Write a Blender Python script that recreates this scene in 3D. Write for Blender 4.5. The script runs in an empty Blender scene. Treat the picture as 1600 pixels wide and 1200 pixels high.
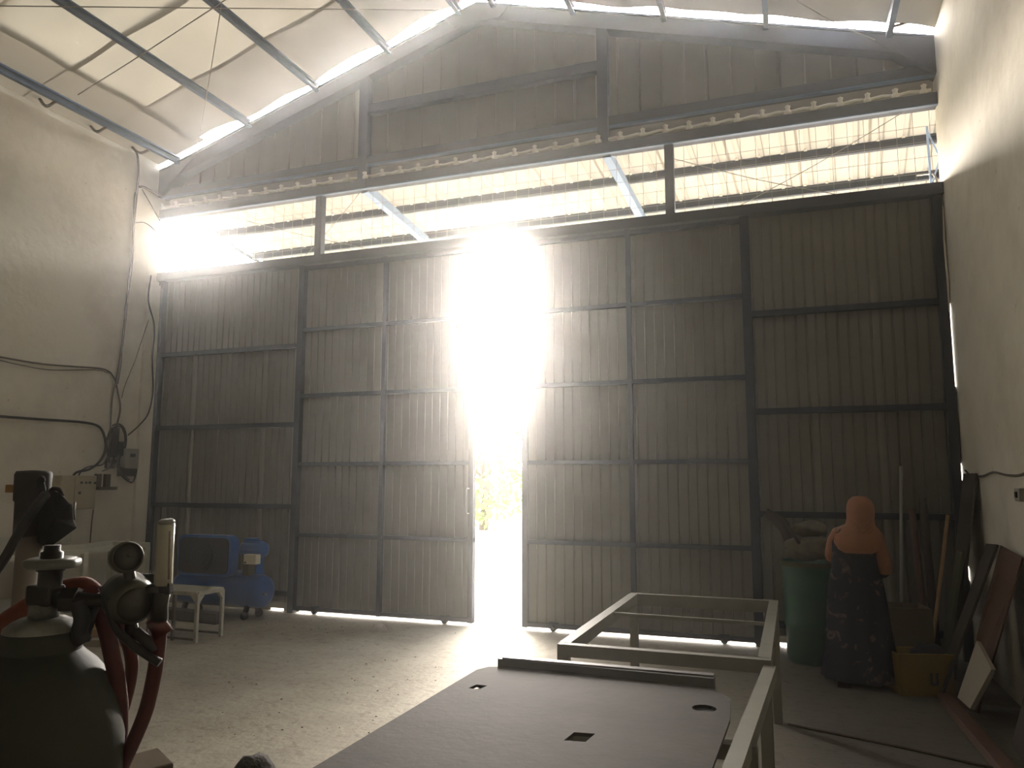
import bpy, bmesh, math, random
from mathutils import Vector, Matrix
random.seed(7)
S = bpy.context.scene
COL = S.collection

# ---------------------------------------------------------------- camera
FPX, YAW, PITCH, ROLL, H = 1190.6, -0.3512, 0.1249, 0.0014, 1.62
Fv = Vector((math.sin(YAW)*math.cos(PITCH), math.cos(YAW)*math.cos(PITCH), math.sin(PITCH)))
Rv = Vector((math.cos(YAW), -math.sin(YAW), 0)); Uv = Rv.cross(Fv)
Rv, Uv = Rv*math.cos(ROLL)+Uv*math.sin(ROLL), -Rv*math.sin(ROLL)+Uv*math.cos(ROLL)
CAM = Vector((0, 0, H))
cd = bpy.data.cameras.new('camera'); cam = bpy.data.objects.new('camera', cd); COL.objects.link(cam)
cd.sensor_width = 36; cd.lens = FPX/1600*36; cd.clip_start = 0.05; cd.clip_end = 400
cam.matrix_world = Matrix((( Rv.x, Uv.x, -Fv.x, 0), (Rv.y, Uv.y, -Fv.y, 0), (Rv.z, Uv.z, -Fv.z, H), (0, 0, 0, 1)))
S.camera = cam

def at(px, py, X=None, Y=None, Z=None, d=None):
    """a pixel of the 1600x1200 photograph onto a real plane of the room"""
    v = Fv + Rv*((px-800)/FPX) - Uv*((py-600)/FPX)
    t = X/v.x if X is not None else Y/v.y if Y is not None else (Z-H)/v.z if Z is not None else d
    return CAM + v*t

# ---------------------------------------------------------------- world, sun, exposure
SUN_EL, SUN_AZ = math.radians(24), math.radians(-22)     # veiled sun: its bright patch of sky stands in front of the doors
W = bpy.data.worlds.new('world'); S.world = W; W.use_nodes = True
wn = W.node_tree.nodes; wl = W.node_tree.links
sky = wn.new('ShaderNodeTexSky'); sky.sky_type = 'NISHITA'; sky.sun_disc = False
sky.sun_elevation = SUN_EL; sky.sun_rotation = SUN_AZ; sky.air_density = 1.0; sky.dust_density = 6.0; sky.ozone_density = 1.0
bg = wn['Background']; bg.inputs[1].default_value = 5.0
hs_ = wn.new('ShaderNodeHueSaturation'); hs_.inputs['Saturation'].default_value = 0.35      # milky, nearly colourless haze
ti = wn.new('ShaderNodeMix'); ti.data_type = 'RGBA'; ti.blend_type = 'MULTIPLY'; ti.inputs[0].default_value = 1; ti.inputs[7].default_value = (1.0, 0.985, 0.985, 1)
wl.new(sky.outputs[0], hs_.inputs['Color']); wl.new(hs_.outputs[0], ti.inputs[6]); wl.new(ti.outputs[2], bg.inputs[0])
vs = S.view_settings
vs.view_transform = 'Standard'; vs.look = 'None'; vs.exposure = -0.85; vs.gamma = 1; vs.use_curve_mapping = False
cy = S.cycles
cy.max_bounces = 8; cy.diffuse_bounces = 5; cy.glossy_bounces = 3; cy.transmission_bounces = 4
cy.transparent_max_bounces = 8; cy.volume_bounces = 1; cy.sample_clamp_indirect = 6
cy.caustics_reflective = False; cy.caustics_refractive = False
cy.use_denoising = True
HAZE = 0.0080

# ---------------------------------------------------------------- room numbers
D = 8.09; XL = -8.235; XR = 1.475; YB = -3.2
XM = -3.39; ZE = 5.98; ZR = 7.44
SL = (ZR-ZE)/(XM-XL)
def roof_z(x): return ZR - SL*abs(x-XM)

# ---------------------------------------------------------------- materials
def mat(name, col, rough=0.7, metal=0.0, noise=None, bump=None, spec=0.4):
    """noise=(scale, colour2, amount[, detail])  bump=(scale, strength)"""
    m = bpy.data.materials.new(name); m.use_nodes = True
    n = m.node_tree.nodes; l = m.node_tree.links; b = n['Principled BSDF']
    b.inputs['Base Color'].default_value = (*col, 1); b.inputs['Roughness'].default_value = rough
    b.inputs['Metallic'].default_value = metal; b.inputs['Specular IOR Level'].default_value = spec
    tc = n.new('ShaderNodeTexCoord')
    if noise:
        t = n.new('ShaderNodeTexNoise'); t.inputs['Scale'].default_value = noise[0]; t.inputs['Detail'].default_value = 6
        t.inputs['Roughness'].default_value = 0.62
        l.new(tc.outputs['Object'], t.inputs['Vector'])
        r = n.new('ShaderNodeValToRGB'); r.color_ramp.elements[0].position = 0.5-noise[2]*0.5; r.color_ramp.elements[1].position = 0.5+noise[2]*0.5
        r.color_ramp.elements[0].color = (*noise[1], 1); r.color_ramp.elements[1].color = (*col, 1)
        l.new(t.outputs['Fac'], r.inputs[0]); l.new(r.outputs[0], b.inputs['Base Color'])
    if bump:
        t2 = n.new('ShaderNodeTexNoise'); t2.inputs['Scale'].default_value = bump[0]; t2.inputs['Detail'].default_value = 5
        l.new(tc.outputs['Object'], t2.inputs['Vector'])
        bp = n.new('ShaderNodeBump'); bp.inputs['Strength'].default_value = bump[1]; bp.inputs['Distance'].default_value = 0.02
        l.new(t2.outputs['Fac'], bp.inputs['Height']); l.new(bp.outputs[0], b.inputs['Normal'])
    return m

def translucent(name, tcol, dcol, noise=None):
    m = bpy.data.materials.new(name); m.use_nodes = True
    n = m.node_tree.nodes; l = m.node_tree.links; n.remove(n['Principled BSDF'])
    out = n['Material Output']
    a = n.new('ShaderNodeBsdfTranslucent'); a.inputs[0].default_value = (*tcol, 1)
    b = n.new('ShaderNodeBsdfDiffuse'); b.inputs[0].default_value = (*dcol, 1)
    if noise:
        tc = n.new('ShaderNodeTexCoord'); t = n.new('ShaderNodeTexNoise'); t.inputs['Scale'].default_value = noise[0]; t.inputs['Detail'].default_value = 7
        l.new(tc.outputs['Object'], t.inputs['Vector'])
        r = n.new('ShaderNodeValToRGB'); r.color_ramp.elements[0].position = 0.3; r.color_ramp.elements[1].position = 0.62
        r.color_ramp.elements[0].color = (*[c*noise[1] for c in tcol], 1); r.color_ramp.elements[1].color = (*tcol, 1)
        l.new(t.outputs['Fac'], r.inputs[0]); l.new(r.outputs[0], a.inputs[0])
    ad = n.new('ShaderNodeAddShader')
    l.new(a.outputs[0], ad.inputs[0]); l.new(b.outputs[0], ad.inputs[1]); l.new(ad.outputs[0], out.inputs[0])
    return m

def plaster():
    m = mat('plaster', (0.70, 0.66, 0.56), 0.9, bump=(9, 0.25))
    n = m.node_tree.nodes; l = m.node_tree.links; b = n['Principled BSDF']
    tc = n.new('ShaderNodeTexCoord')
    a = n.new('ShaderNodeTexNoise'); a.inputs['Scale'].default_value = 0.9; a.inputs['Detail'].default_value = 8; a.inputs['Roughness'].default_value = 0.65
    c = n.new('ShaderNodeTexNoise'); c.inputs['Scale'].default_value = 14; c.inputs['Detail'].default_value = 4
    l.new(tc.outputs['Object'], a.inputs['Vector']); l.new(tc.outputs['Object'], c.inputs['Vector'])
    r = n.new('ShaderNodeValToRGB'); e = r.color_ramp.elements
    e[0].position = 0.36; e[0].color = (0.62, 0.575, 0.47, 1); e[1].position = 0.56; e[1].color = (0.76, 0.715, 0.60, 1)
    r2 = n.new('ShaderNodeValToRGB'); e = r2.color_ramp.elements
    e[0].position = 0.20; e[0].color = (0.55, 0.52, 0.47, 1); e[1].position = 0.30; e[1].color = (1, 1, 1, 1)
    mx = n.new('ShaderNodeMix'); mx.data_type = 'RGBA'; mx.blend_type = 'MULTIPLY'; mx.inputs[0].default_value = 1
    l.new(a.outputs['Fac'], r.inputs[0]); l.new(c.outputs['Fac'], r2.inputs[0])
    l.new(r.outputs[0], mx.inputs[6]); l.new(r2.outputs[0], mx.inputs[7]); l.new(mx.outputs[2], b.inputs['Base Color'])
    return m

def concrete():
    m = mat('concrete', (0.36, 0.34, 0.29), 0.85, bump=(22, 0.35), spec=0.3)
    n = m.node_tree.nodes; l = m.node_tree.links; b = n['Principled BSDF']
    tc = n.new('ShaderNodeTexCoord')
    a = n.new('ShaderNodeTexNoise'); a.inputs['Scale'].default_value = 0.8; a.inputs['Detail'].default_value = 9; a.inputs['Roughness'].default_value = 0.7
    c = n.new('ShaderNodeTexNoise'); c.inputs['Scale'].default_value = 11; c.inputs['Detail'].default_value = 6; c.inputs['Roughness'].default_value = 0.7
    for t in (a, c): l.new(tc.outputs['Object'], t.inputs['Vector'])
    r = n.new('ShaderNodeValToRGB'); e = r.color_ramp.elements
    e[0].position = 0.35; e[0].color = (0.26, 0.23, 0.17, 1); e[1].position = 0.62; e[1].color = (0.39, 0.355, 0.275, 1)
    r2 = n.new('ShaderNodeValToRGB'); e = r2.color_ramp.elements
    e[0].position = 0.30; e[0].color = (0.62, 0.58, 0.52, 1); e[1].position = 0.47; e[1].color = (1, 1, 1, 1)
    mx = n.new('ShaderNodeMix'); mx.data_type = 'RGBA'; mx.blend_type = 'MULTIPLY'; mx.inputs[0].default_value = 1
    l.new(a.outputs['Fac'], r.inputs[0]); l.new(c.outputs['Fac'], r2.inputs[0])
    # shade of the dim right side put into the floor colour, with a ragged edge
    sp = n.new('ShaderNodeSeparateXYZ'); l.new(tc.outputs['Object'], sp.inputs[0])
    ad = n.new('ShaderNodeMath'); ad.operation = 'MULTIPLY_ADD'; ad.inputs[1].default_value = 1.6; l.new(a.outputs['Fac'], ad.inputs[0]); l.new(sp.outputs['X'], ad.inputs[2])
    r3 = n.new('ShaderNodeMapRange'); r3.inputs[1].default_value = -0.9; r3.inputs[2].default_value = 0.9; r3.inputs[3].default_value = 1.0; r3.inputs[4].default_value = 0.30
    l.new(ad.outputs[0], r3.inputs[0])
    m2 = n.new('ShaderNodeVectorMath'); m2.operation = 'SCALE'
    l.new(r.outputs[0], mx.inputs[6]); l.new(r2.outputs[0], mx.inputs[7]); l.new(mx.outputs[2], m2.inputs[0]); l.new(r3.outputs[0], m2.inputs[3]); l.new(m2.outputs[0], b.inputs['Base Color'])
    return m

M = {
 'plaster': plaster(), 'darkwall': mat('dark_render', (0.16, 0.15, 0.13), 0.9), 'concrete': concrete(),
 'yard': mat('yard_concrete', (0.42, 0.38, 0.31), 0.9, noise=(1.5, (0.34, 0.30, 0.24), 0.4)),
 'cladding': mat('dark_cladding', (0.190, 0.180, 0.152), 0.7, 0.0, noise=(2.2, (0.150, 0.141, 0.118), 0.5)),
 'gable': mat('gable_cladding', (0.215, 0.195, 0.155), 0.75, 0.0, noise=(1.6, (0.17, 0.152, 0.12), 0.5)),
 'steel': mat('blue_grey_steel', (0.024, 0.031, 0.046), 0.6, 0.0, noise=(6, (0.018, 0.023, 0.034), 0.5), spec=0.25),
 'bluesteel': mat('blue_painted_steel', (0.060, 0.110, 0.19), 0.5, 0.0, noise=(5, (0.04, 0.07, 0.12), 0.5), spec=0.3),
 'lightblue': mat('light_blue_steel', (0.20, 0.28, 0.40), 0.6),
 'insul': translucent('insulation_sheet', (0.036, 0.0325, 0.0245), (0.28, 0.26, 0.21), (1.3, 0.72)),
 'insul2': translucent('shaded_and_grey_sheet', (0.022, 0.020, 0.016), (0.26, 0.24, 0.20), (2.2, 0.6)),
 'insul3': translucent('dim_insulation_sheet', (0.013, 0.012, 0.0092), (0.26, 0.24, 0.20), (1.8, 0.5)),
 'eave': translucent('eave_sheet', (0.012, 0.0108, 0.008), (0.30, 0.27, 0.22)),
 'opaque_roof': mat('opaque_roof_sheet', (0.10, 0.095, 0.085), 0.8),
 'canopy': translucent('canopy_sheet', (0.038, 0.034, 0.027), (0.25, 0.235, 0.20)),
 'cream': mat('cream_plastic', (0.80, 0.76, 0.64), 0.4),
 'wire': mat('dull_wire', (0.20, 0.18, 0.15), 0.6),
 'galv': mat('galvanised_wire', (0.30, 0.29, 0.26), 0.5),
 'black': mat('black_cable_rubber', (0.018, 0.017, 0.017), 0.6),
 'brown_cable': mat('grey_brown_cable', (0.10, 0.085, 0.065), 0.7),
 'boxbeige': mat('beige_enclosure', (0.42, 0.37, 0.25), 0.55),
 'boxgrey': mat('grey_enclosure', (0.33, 0.32, 0.28), 0.5),
 'button': mat('dark_button', (0.03, 0.03, 0.03), 0.4),
 'whitepaint': mat('white_painted_steel', (0.72, 0.71, 0.58), 0.5, noise=(8, (0.58, 0.56, 0.45), 0.4)),
 'frame': mat('primer_painted_steel', (0.165, 0.158, 0.118), 0.6, noise=(7, (0.125, 0.118, 0.09), 0.5)),
 'plate': mat('mill_scale_plate', (0.042, 0.033, 0.023), 0.8, 0.0, noise=(4.5, (0.024, 0.018, 0.012), 0.45), bump=(30, 0.1), spec=0.15),
 'angle': mat('dark_angle_iron', (0.10, 0.095, 0.085), 0.5, 0.3),
 'rust': mat('rusty_steel', (0.14, 0.10, 0.07), 0.8, noise=(9, (0.07, 0.055, 0.04), 0.5)),
 'stand': mat('pale_galvanised_angle', (0.50, 0.49, 0.40), 0.5, noise=(9, (0.32, 0.30, 0.23), 0.4)),
 'blue': mat('compressor_blue', (0.014, 0.11, 0.42), 0.3, noise=(5, (0.010, 0.085, 0.33), 0.4)),
 'darkmesh': mat('dark_guard_mesh', (0.008, 0.010, 0.014), 0.9, spec=0.1),
 'rubber': mat('dark_rubber', (0.02, 0.02, 0.02), 0.8),
 'cylinder': mat('grey_green_cylinder_paint', (0.050, 0.052, 0.038), 0.62, noise=(5, (0.034, 0.037, 0.026), 0.5), bump=(12, 0.12), spec=0.2),
 'neck': mat('scuffed_neck_paint', (0.26, 0.26, 0.22), 0.5, noise=(18, (0.08, 0.08, 0.07), 0.3)),
 'brassdark': mat('dark_valve_brass', (0.035, 0.032, 0.028), 0.45, 0.4),
 'wheel': mat('grey_handwheel', (0.14, 0.15, 0.12), 0.35),
 'gauge': mat('gauge_housing', (0.075, 0.072, 0.052), 0.35, 0.3),
 'gaugeface': mat('gauge_face', (0.05, 0.047, 0.040), 0.15),
 'tube': mat('flowmeter_tube', (0.52, 0.50, 0.38), 0.2),
 'redhose': mat('red_hose', (0.075, 0.014, 0.010), 0.6),
 'orangehose': mat('orange_hose', (0.17, 0.032, 0.012), 0.6),
 'pvc': mat('dusty_pale_pipe', (0.30, 0.27, 0.22), 0.6, noise=(12, (0.24, 0.21, 0.17), 0.5)),
 'greyplastic': mat('dark_grey_plastic', (0.036, 0.032, 0.030), 0.65, spec=0.2),
 'bag': mat('black_bag_plastic', (0.012, 0.011, 0.011), 0.8, bump=(20, 0.2), spec=0.1),
 'barrel': mat('green_barrel_plastic', (0.008, 0.10, 0.05), 0.4, noise=(4, (0.006, 0.07, 0.035), 0.5)),
 'sack': mat('dirty_sack', (0.17, 0.14, 0.09), 0.9, noise=(12, (0.08, 0.065, 0.04), 0.5)),
 'card': mat('brown_cardboard', (0.16, 0.115, 0.065), 0.9, noise=(7, (0.11, 0.08, 0.045), 0.5)),
 'yellow': mat('yellow_crate_plastic', (0.22, 0.14, 0.010), 0.5),
 'wood1': mat('reddish_board', (0.10, 0.045, 0.024), 0.75, noise=(5, (0.07, 0.03, 0.016), 0.6)),
 'wood2': mat('dark_board', (0.055, 0.038, 0.026), 0.8, noise=(5, (0.035, 0.025, 0.018), 0.6)),
 'wood3': mat('orange_timber', (0.45, 0.26, 0.11), 0.7, noise=(9, (0.30, 0.17, 0.07), 0.5)),
 'paleboard': mat('pale_board', (0.30, 0.26, 0.19), 0.7),
 'greenish': mat('mossy_board', (0.07, 0.075, 0.035), 0.8),
 'scarf': mat('peach_headscarf_cloth', (0.34, 0.15, 0.075), 0.85, noise=(14, (0.28, 0.12, 0.06), 0.5)),
 'skin': mat('skin', (0.33, 0.18, 0.11), 0.55),
 'leaf': mat('leaf_green', (0.32, 0.46, 0.10), 0.7, noise=(3, (0.20, 0.34, 0.07), 0.5)),
 'bark': mat('bark', (0.13, 0.09, 0.06), 0.9),
 'glassy': mat('clear_scrap_plastic', (0.6, 0.55, 0.5), 0.2),
 'stone': mat('dark_lump', (0.07, 0.06, 0.05), 0.9, noise=(20, (0.04, 0.035, 0.03), 0.5), bump=(30, 0.6)),
}
def dress_mat():
    m = mat('dark_patterned_dress', (0.012, 0.012, 0.016), 0.95, spec=0.05)
    n = m.node_tree.nodes; l = m.node_tree.links; b = n['Principled BSDF']
    tc = n.new('ShaderNodeTexCoord'); t = n.new('ShaderNodeTexNoise'); t.inputs['Scale'].default_value = 7; t.inputs['Detail'].default_value = 3
    t.inputs['Distortion'].default_value = 1.5
    l.new(tc.outputs['Object'], t.inputs['Vector'])
    r = n.new('ShaderNodeValToRGB'); e = r.color_ramp.elements
    e[0].position = 0.60; e[0].color = (0.016, 0.016, 0.022, 1); e[1].position = 0.68; e[1].color = (0.12, 0.085, 0.075, 1)
    l.new(t.outputs['Fac'], r.inputs[0]); l.new(r.outputs[0], b.inputs['Base Color'])
    return m
M['dress'] = dress_mat()

# ---------------------------------------------------------------- builders
ORG = {}
def org(o): return ORG.get(o.name, Vector((0, 0, 0))) if o else Vector((0, 0, 0))
def tag(o, label=None, cat=None, group=None, kind=None):
    if label: o['label'] = label
    if cat: o['category'] = cat
    if group: o['group'] = group
    if kind: o['kind'] = kind
    return o
def thing(name, loc, label=None, cat=None, group=None, kind=None):
    o = bpy.data.objects.new(name, None); COL.objects.link(o); o.location = loc; ORG[o.name] = Vector(loc)
    o.empty_display_size = 0.1
    return tag(o, label, cat, group, kind)
class MB:
    def __init__(s): s.v = []; s.f = []; s.sm = []
    def add(s, vs, fs, smooth=False):
        k = len(s.v); s.v += [tuple(v) for v in vs]; s.f += [tuple(i+k for i in f) for f in fs]; s.sm += [smooth]*len(fs); return s
    def box(s, a, b):
        x0, x1 = sorted((a[0], b[0])); y0, y1 = sorted((a[1], b[1])); z0, z1 = sorted((a[2], b[2]))
        v = [(x0,y0,z0),(x1,y0,z0),(x1,y1,z0),(x0,y1,z0),(x0,y0,z1),(x1,y0,z1),(x1,y1,z1),(x0,y1,z1)]
        return s.add(v, [(0,3,2,1),(4,5,6,7),(0,1,5,4),(1,2,6,5),(2,3,7,6),(3,0,4,7)])
    def beam(s, a, b, w, h, up=(0,0,1)):
        """bar from a to b with section w (side) x h (up)"""
        a = Vector(a); b = Vector(b); t = (b-a).normalized(); u = Vector(up)
        sd_ = t.cross(u)
        if sd_.length < 1e-4: sd_ = t.cross(Vector((1, 0, 0)))
        sd_.normalize(); u = sd_.cross(t)
        vs = [p + sd_*(w/2*i) + u*(h/2*j) for p in (a, b) for i, j in ((-1,-1),(1,-1),(1,1),(-1,1))]
        return s.add(vs, [(0,1,2,3),(7,6,5,4),(0,4,5,1),(1,5,6,2),(2,6,7,3),(3,7,4,0)])
    def channel(s, a, b, w, h, t=0.004, up=(0,0,1), side=1):
        """C section: web on one side, two flanges"""
        a = Vector(a); b = Vector(b); d = (b-a).normalized(); sv = d.cross(Vector(up)).normalized()*side; u = sv.cross(d)*side
        s.beam(a-sv*(w/2), b-sv*(w/2), t, h, up)
        s.beam(a+u*(h/2-t/2), b+u*(h/2-t/2), w, t, up); s.beam(a-u*(h/2-t/2), b-u*(h/2-t/2), w, t, up)
        s.beam(a+sv*(w/2)-u*(h/2-0.01), b+sv*(w/2)-u*(h/2-0.01), t, 0.02, up); s.beam(a+sv*(w/2)+u*(h/2-0.01), b+sv*(w/2)+u*(h/2-0.01), t, 0.02, up)
        return s
    def tube(s, pts, r, n=10, caps=True):
        pts = [Vector(p) for p in pts]; m = len(pts); rr = r if isinstance(r, (list, tuple)) else [r]*m
        t0 = (pts[1]-pts[0]).normalized(); nx = t0.orthogonal().normalized(); vs = []
        for i, p in enumerate(pts):
            t = (pts[min(i+1, m-1)]-pts[max(i-1, 0)]).normalized()
            nx = (nx - t*nx.dot(t)).normalized(); ny = t.cross(nx)
            vs += [p + (nx*math.cos(2*math.pi*k/n)+ny*math.sin(2*math.pi*k/n))*rr[i] for k in range(n)]
        fs = [(i*n+k, i*n+(k+1)%n, (i+1)*n+(k+1)%n, (i+1)*n+k) for i in range(m-1) for k in range(n)]
        s.add(vs, fs, True)
        if caps:
            s.f += [tuple(len(s.v)-m*n+k for k in reversed(range(n))), tuple(len(s.v)-n+k for k in range(n))]; s.sm += [False, False]
        return s
    def lathe(s, c, prof, axis=(0,0,1), n=32, smooth=True):
        """prof: list of (radius, height along axis)"""
        c = Vector(c); a = Vector(axis).normalized(); x = a.orthogonal().normalized()
        if abs(a.z) > 0.99: x = Vector((1, 0, 0))
        y = a.cross(x); vs = []
        for r, h in prof: vs += [c + a*h + (x*math.cos(2*math.pi*k/n)+y*math.sin(2*math.pi*k/n))*max(r, 1e-4) for k in range(n)]
        m = len(prof)
        return s.add(vs, [(i*n+k, i*n+(k+1)%n, (i+1)*n+(k+1)%n, (i+1)*n+k) for i in range(m-1) for k in range(n)], smooth)
    def prism(s, poly, a, b):
        """poly: 3-D outline; extruded by vector b-a"""
        n = len(poly); d = Vector(b)-Vector(a); p = [Vector(q) for q in poly]
        return s.add(p+[q+d for q in p], [tuple(range(n)), tuple(reversed(range(n, 2*n)))]+[(i, i+n, (i+1)%n+n, (i+1)%n) for i in range(n)])
    def build(s, name, m, parent=None, bevel=0, sharp=False):
        o0 = org(parent); me = bpy.data.meshes.new(name)
        me.from_pydata([(v[0]-o0.x, v[1]-o0.y, v[2]-o0.z) for v in s.v], [], s.f); me.update()
        bm = bmesh.new(); bm.from_mesh(me); bmesh.ops.recalc_face_normals(bm, faces=bm.faces); bm.to_mesh(me); bm.free()
        for i, p in enumerate(me.polygons): p.use_smooth = s.sm[i]
        me.materials.append(M[m] if isinstance(m, str) else m)
        o = bpy.data.objects.new(name, me); COL.objects.link(o); o.parent = parent; ORG[o.name] = o0.copy()
        if bevel:
            b = o.modifiers.new('bevel', 'BEVEL'); b.width = bevel; b.segments = 2; b.limit_method = 'ANGLE'
        return o
def copyobj(o, parent, off):
    c = o.copy(); COL.objects.link(c); c.parent = parent; c.location = Vector(o.location)+Vector(off); ORG[c.name] = org(o)+Vector(off); return c
def smooth(pts, k=6):
    pts = [Vector(p) for p in pts]; P = [pts[0]*2-pts[1]]+pts+[pts[-1]*2-pts[-2]]; out = []
    for i in range(1, len(P)-2):
        for j in range(k):
            t = j/k; a, b, c, d = P[i-1], P[i], P[i+1], P[i+2]
            out.append(0.5*((2*b)+(c-a)*t+(2*a-5*b+4*c-d)*t*t+(3*b-a-3*c+d)*t**3))
    return out+[pts[-1]]
def sheet(x0, x1, y, z0, z1, pitch, depth, raised=0.3, n=None):
    """ribbed metal sheet standing in the XZ plane; z0, z1 may be functions of x; ribs swell towards -Y"""
    b = MB(); xs = []; n = n or max(1, round((x1-x0)/pitch)); p = (x1-x0)/n
    for i in range(n):
        a = x0+i*p; w = p*raised/2; c = a+p/2
        xs += [(a, 0), (c-w-depth*0.6, 0), (c-w, 1), (c+w, 1), (c+w+depth*0.6, 0)]
    xs.append((x1, 0)); f0 = z0 if callable(z0) else (lambda q: z0); f1 = z1 if callable(z1) else (lambda q: z1)
    vs = []
    for x, u in xs: vs += [(x, y+depth*u, f0(x)), (x, y+depth*u, f1(x))]
    return b.add(vs, [(2*i, 2*i+2, 2*i+3, 2*i+1) for i in range(len(xs)-1)])

# ================================================================ SETTING
# floor, yard
b = MB(); nx, ny = 60, 60
for j in range(ny+1):
    for i in range(nx+1):
        x = XL-0.3+(XR-XL+0.6)*i/nx; y = YB+(D+0.12-YB)*j/ny
        b.v.append((x, y, 0))
b.f = [(j*(nx+1)+i, j*(nx+1)+i+1, (j+1)*(nx+1)+i+1, (j+1)*(nx+1)+i) for j in range(ny) for i in range(nx)]; b.sm = [False]*len(b.f)
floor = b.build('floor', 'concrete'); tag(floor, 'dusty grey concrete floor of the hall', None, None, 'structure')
g = MB().box((-60, D+0.12, -0.30), (60, 90, -0.02)).build('ground', 'yard'); tag(g, 'sunlit yard beyond the sliding doors', None, None, 'structure')

wl_ = MB().box((XL, YB, 0), (XL-0.2, D+0.1, ZE+0.055)).build('wall_left', 'plaster'); tag(wl_, 'tall rendered wall with cables and switch boxes', None, None, 'structure')
wr_ = MB().box((XR, YB, 0), (XR+0.2, D+0.1, ZE+0.055)).build('wall_right', 'plaster'); tag(wr_, 'tall plain rendered wall beside the leaning boards', None, None, 'structure')
b = MB(); b.prism([(XL-0.2, YB, 0), (XR+0.2, YB, 0), (XR+0.2, YB, ZE), (XM, YB, ZR), (XL-0.2, YB, ZE)], (0, 0, 0), (0, -0.2, 0))
wf = b.build('wall_front', 'darkwall'); tag(wf, 'wall behind the viewer', None, None, 'structure')  # out-of-view wall, its colour kept dark to cut bounced light

# ---------------------------------------------------------------- end wall: gable, frame, fixed side panels
wb = thing('wall_back', (XM, D, 0), 'steel framed end wall with ribbed gable, open strip and fixed side panels', None, None, 'structure')
# gable panels, one rib seam every quarter metre
gz0 = 5.60
x = XL
k = 0
while x < XR-0.02:
    x1 = min(x+0.265, XR)
    top = lambda q: max(gz0+0.02, roof_z(q)-0.10)
    pts = [x, x+0.012, x+0.026, x+0.04, x1]; dy = [0, 0.03, 0.03, 0, 0]
    if x < XM < x1: pts = [x, x+0.012, x+0.026, x+0.04, XM, x1]; dy = [0, 0.03, 0.03, 0, 0, 0]
    pts = [min(p, x1) for p in pts]
    bb = MB(); off = 0.003*(k % 3)
    bb.add([(p, D+0.10+q+off, z) for p, q in zip(pts, dy) for z in (gz0, top(p))], [(2*i, 2*i+2, 2*i+3, 2*i+1) for i in range(len(pts)-1)])
    bb.build('gable_panel', 'gable', wb); x += 0.25; k += 1
# rake rafters (dark channel, ~0.24 deep) and their cleats
for sx, xe in ((-1, XL), (1, XR)):
    up = Vector((SL*-sx if False else 0, 0, 1))
    a = Vector((XM, D-0.02, ZR-0.13)); e = Vector((xe, D-0.02, roof_z(xe)-0.13))
    bb = MB(); bb.beam(a, e, 0.16, 0.20); bb.build('rake_rafter', 'steel', wb)
    bb = MB(); bb.beam(a+Vector((0, -0.09, 0.09)), e+Vector((0, -0.09, 0.09)), 0.03, 0.02); bb.build('rafter_lip', 'steel', wb)
MB().prism([(XM-0.45, D-0.125, ZR-0.16), (XM, D-0.125, ZR-0.03), (XM+0.45, D-0.125, ZR-0.16), (XM+0.3, D-0.125, ZR-0.30), (XM-0.3, D-0.125, ZR-0.30)], (0, 0, 0), (0, 0.02, 0)).build('ridge_plate', 'steel', wb)
for s_, xe in ((1, XL), (-1, XR)):   # haunches at the eaves
    MB().prism([(xe, D-0.12, ZE-0.05), (xe+s_*0.62, D-0.12, ZE+0.10), (xe+s_*0.15, D-0.12, ZE-0.30), (xe, D-0.12, ZE-0.42)], (0, 0, 0), (0, 0.20, 0)).build('haunch_plate', 'steel', wb)
for gx, zt in ((-4.96, roof_z(-4.96)-0.2), (-1.85, roof_z(-1.85)-0.2)):
    MB().beam((gx, D-0.03, 5.27), (gx, D-0.03, zt), 0.12, 0.12, (0, 1, 0)).build('gable_post', 'steel', wb)
MB().beam((-4.90, D-0.02, 6.32), (-1.91, D-0.02, 6.32), 0.10, 0.12).build('gable_beam', 'steel', wb)
MB().beam((XL, D, 5.635), (XR, D, 5.635), 0.10, 0.12).build('gable_bottom_beam', 'steel', wb)
MB().beam((XL, D-0.05, 5.565), (XR, D-0.05, 5.565), 0.05, 0.018).build('beam_lip', 'bluesteel', wb)
MB().beam((XL, D, 5.325), (XR, D, 5.325), 0.16, 0.11).build('header_beam', 'steel', wb)
MB().beam((XL, D-0.055, 5.262), (XR, D-0.055, 5.262), 0.05, 0.012).build('header_lip', 'bluesteel', wb)
# pale ribbed sheet edge that shows between the two beams
MB().box((XL, D+0.10, 5.38), (XR, D+0.105, 5.60)).build('edge_flashing', 'canopy', wb)
pts = []; n = 39
for i in range(n*4+1):
    xx = XL+0.05+(XR-XL-0.1)*i/(n*4); pts.append((xx, D-0.065, 5.415+0.008*math.sin(i*math.pi/2)))
MB().tube(pts, 0.018, 8).build('edge_tube', 'cream', wb)
cap0 = MB().lathe((0, D-0.10, 5.375), [(0.001, 0.0), (0.040, 0.0), (0.034, 0.026), (0.020, 0.050), (0.030, 0.075), (0.001, 0.09)], (0, -0.35, 1), 10).build('rib_cap', 'cream', wb)
cx0 = XR-0.12
for i in range(n):
    xx = cx0-0.25*i
    o = cap0 if i == 0 else copyobj(cap0, wb, (0, 0, 0))
    o.location.x = xx; o.rotation_euler = (0, 0, 0)
    o.location.x = xx - wb.location.x + wb.location.x  # mesh was stored relative to the parent
# transom posts
for px_ in (-5.61, -1.13):
    MB().channel((px_, D, 4.47), (px_, D, 5.28), 0.09, 0.09, 0.006, (0, 1, 0)).build('transom_post', 'steel', wb)
    MB().box((px_-0.02, D-0.05, 4.47), (px_+0.02, D-0.045, 5.27)).build('post_face', 'steel', wb)
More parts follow.
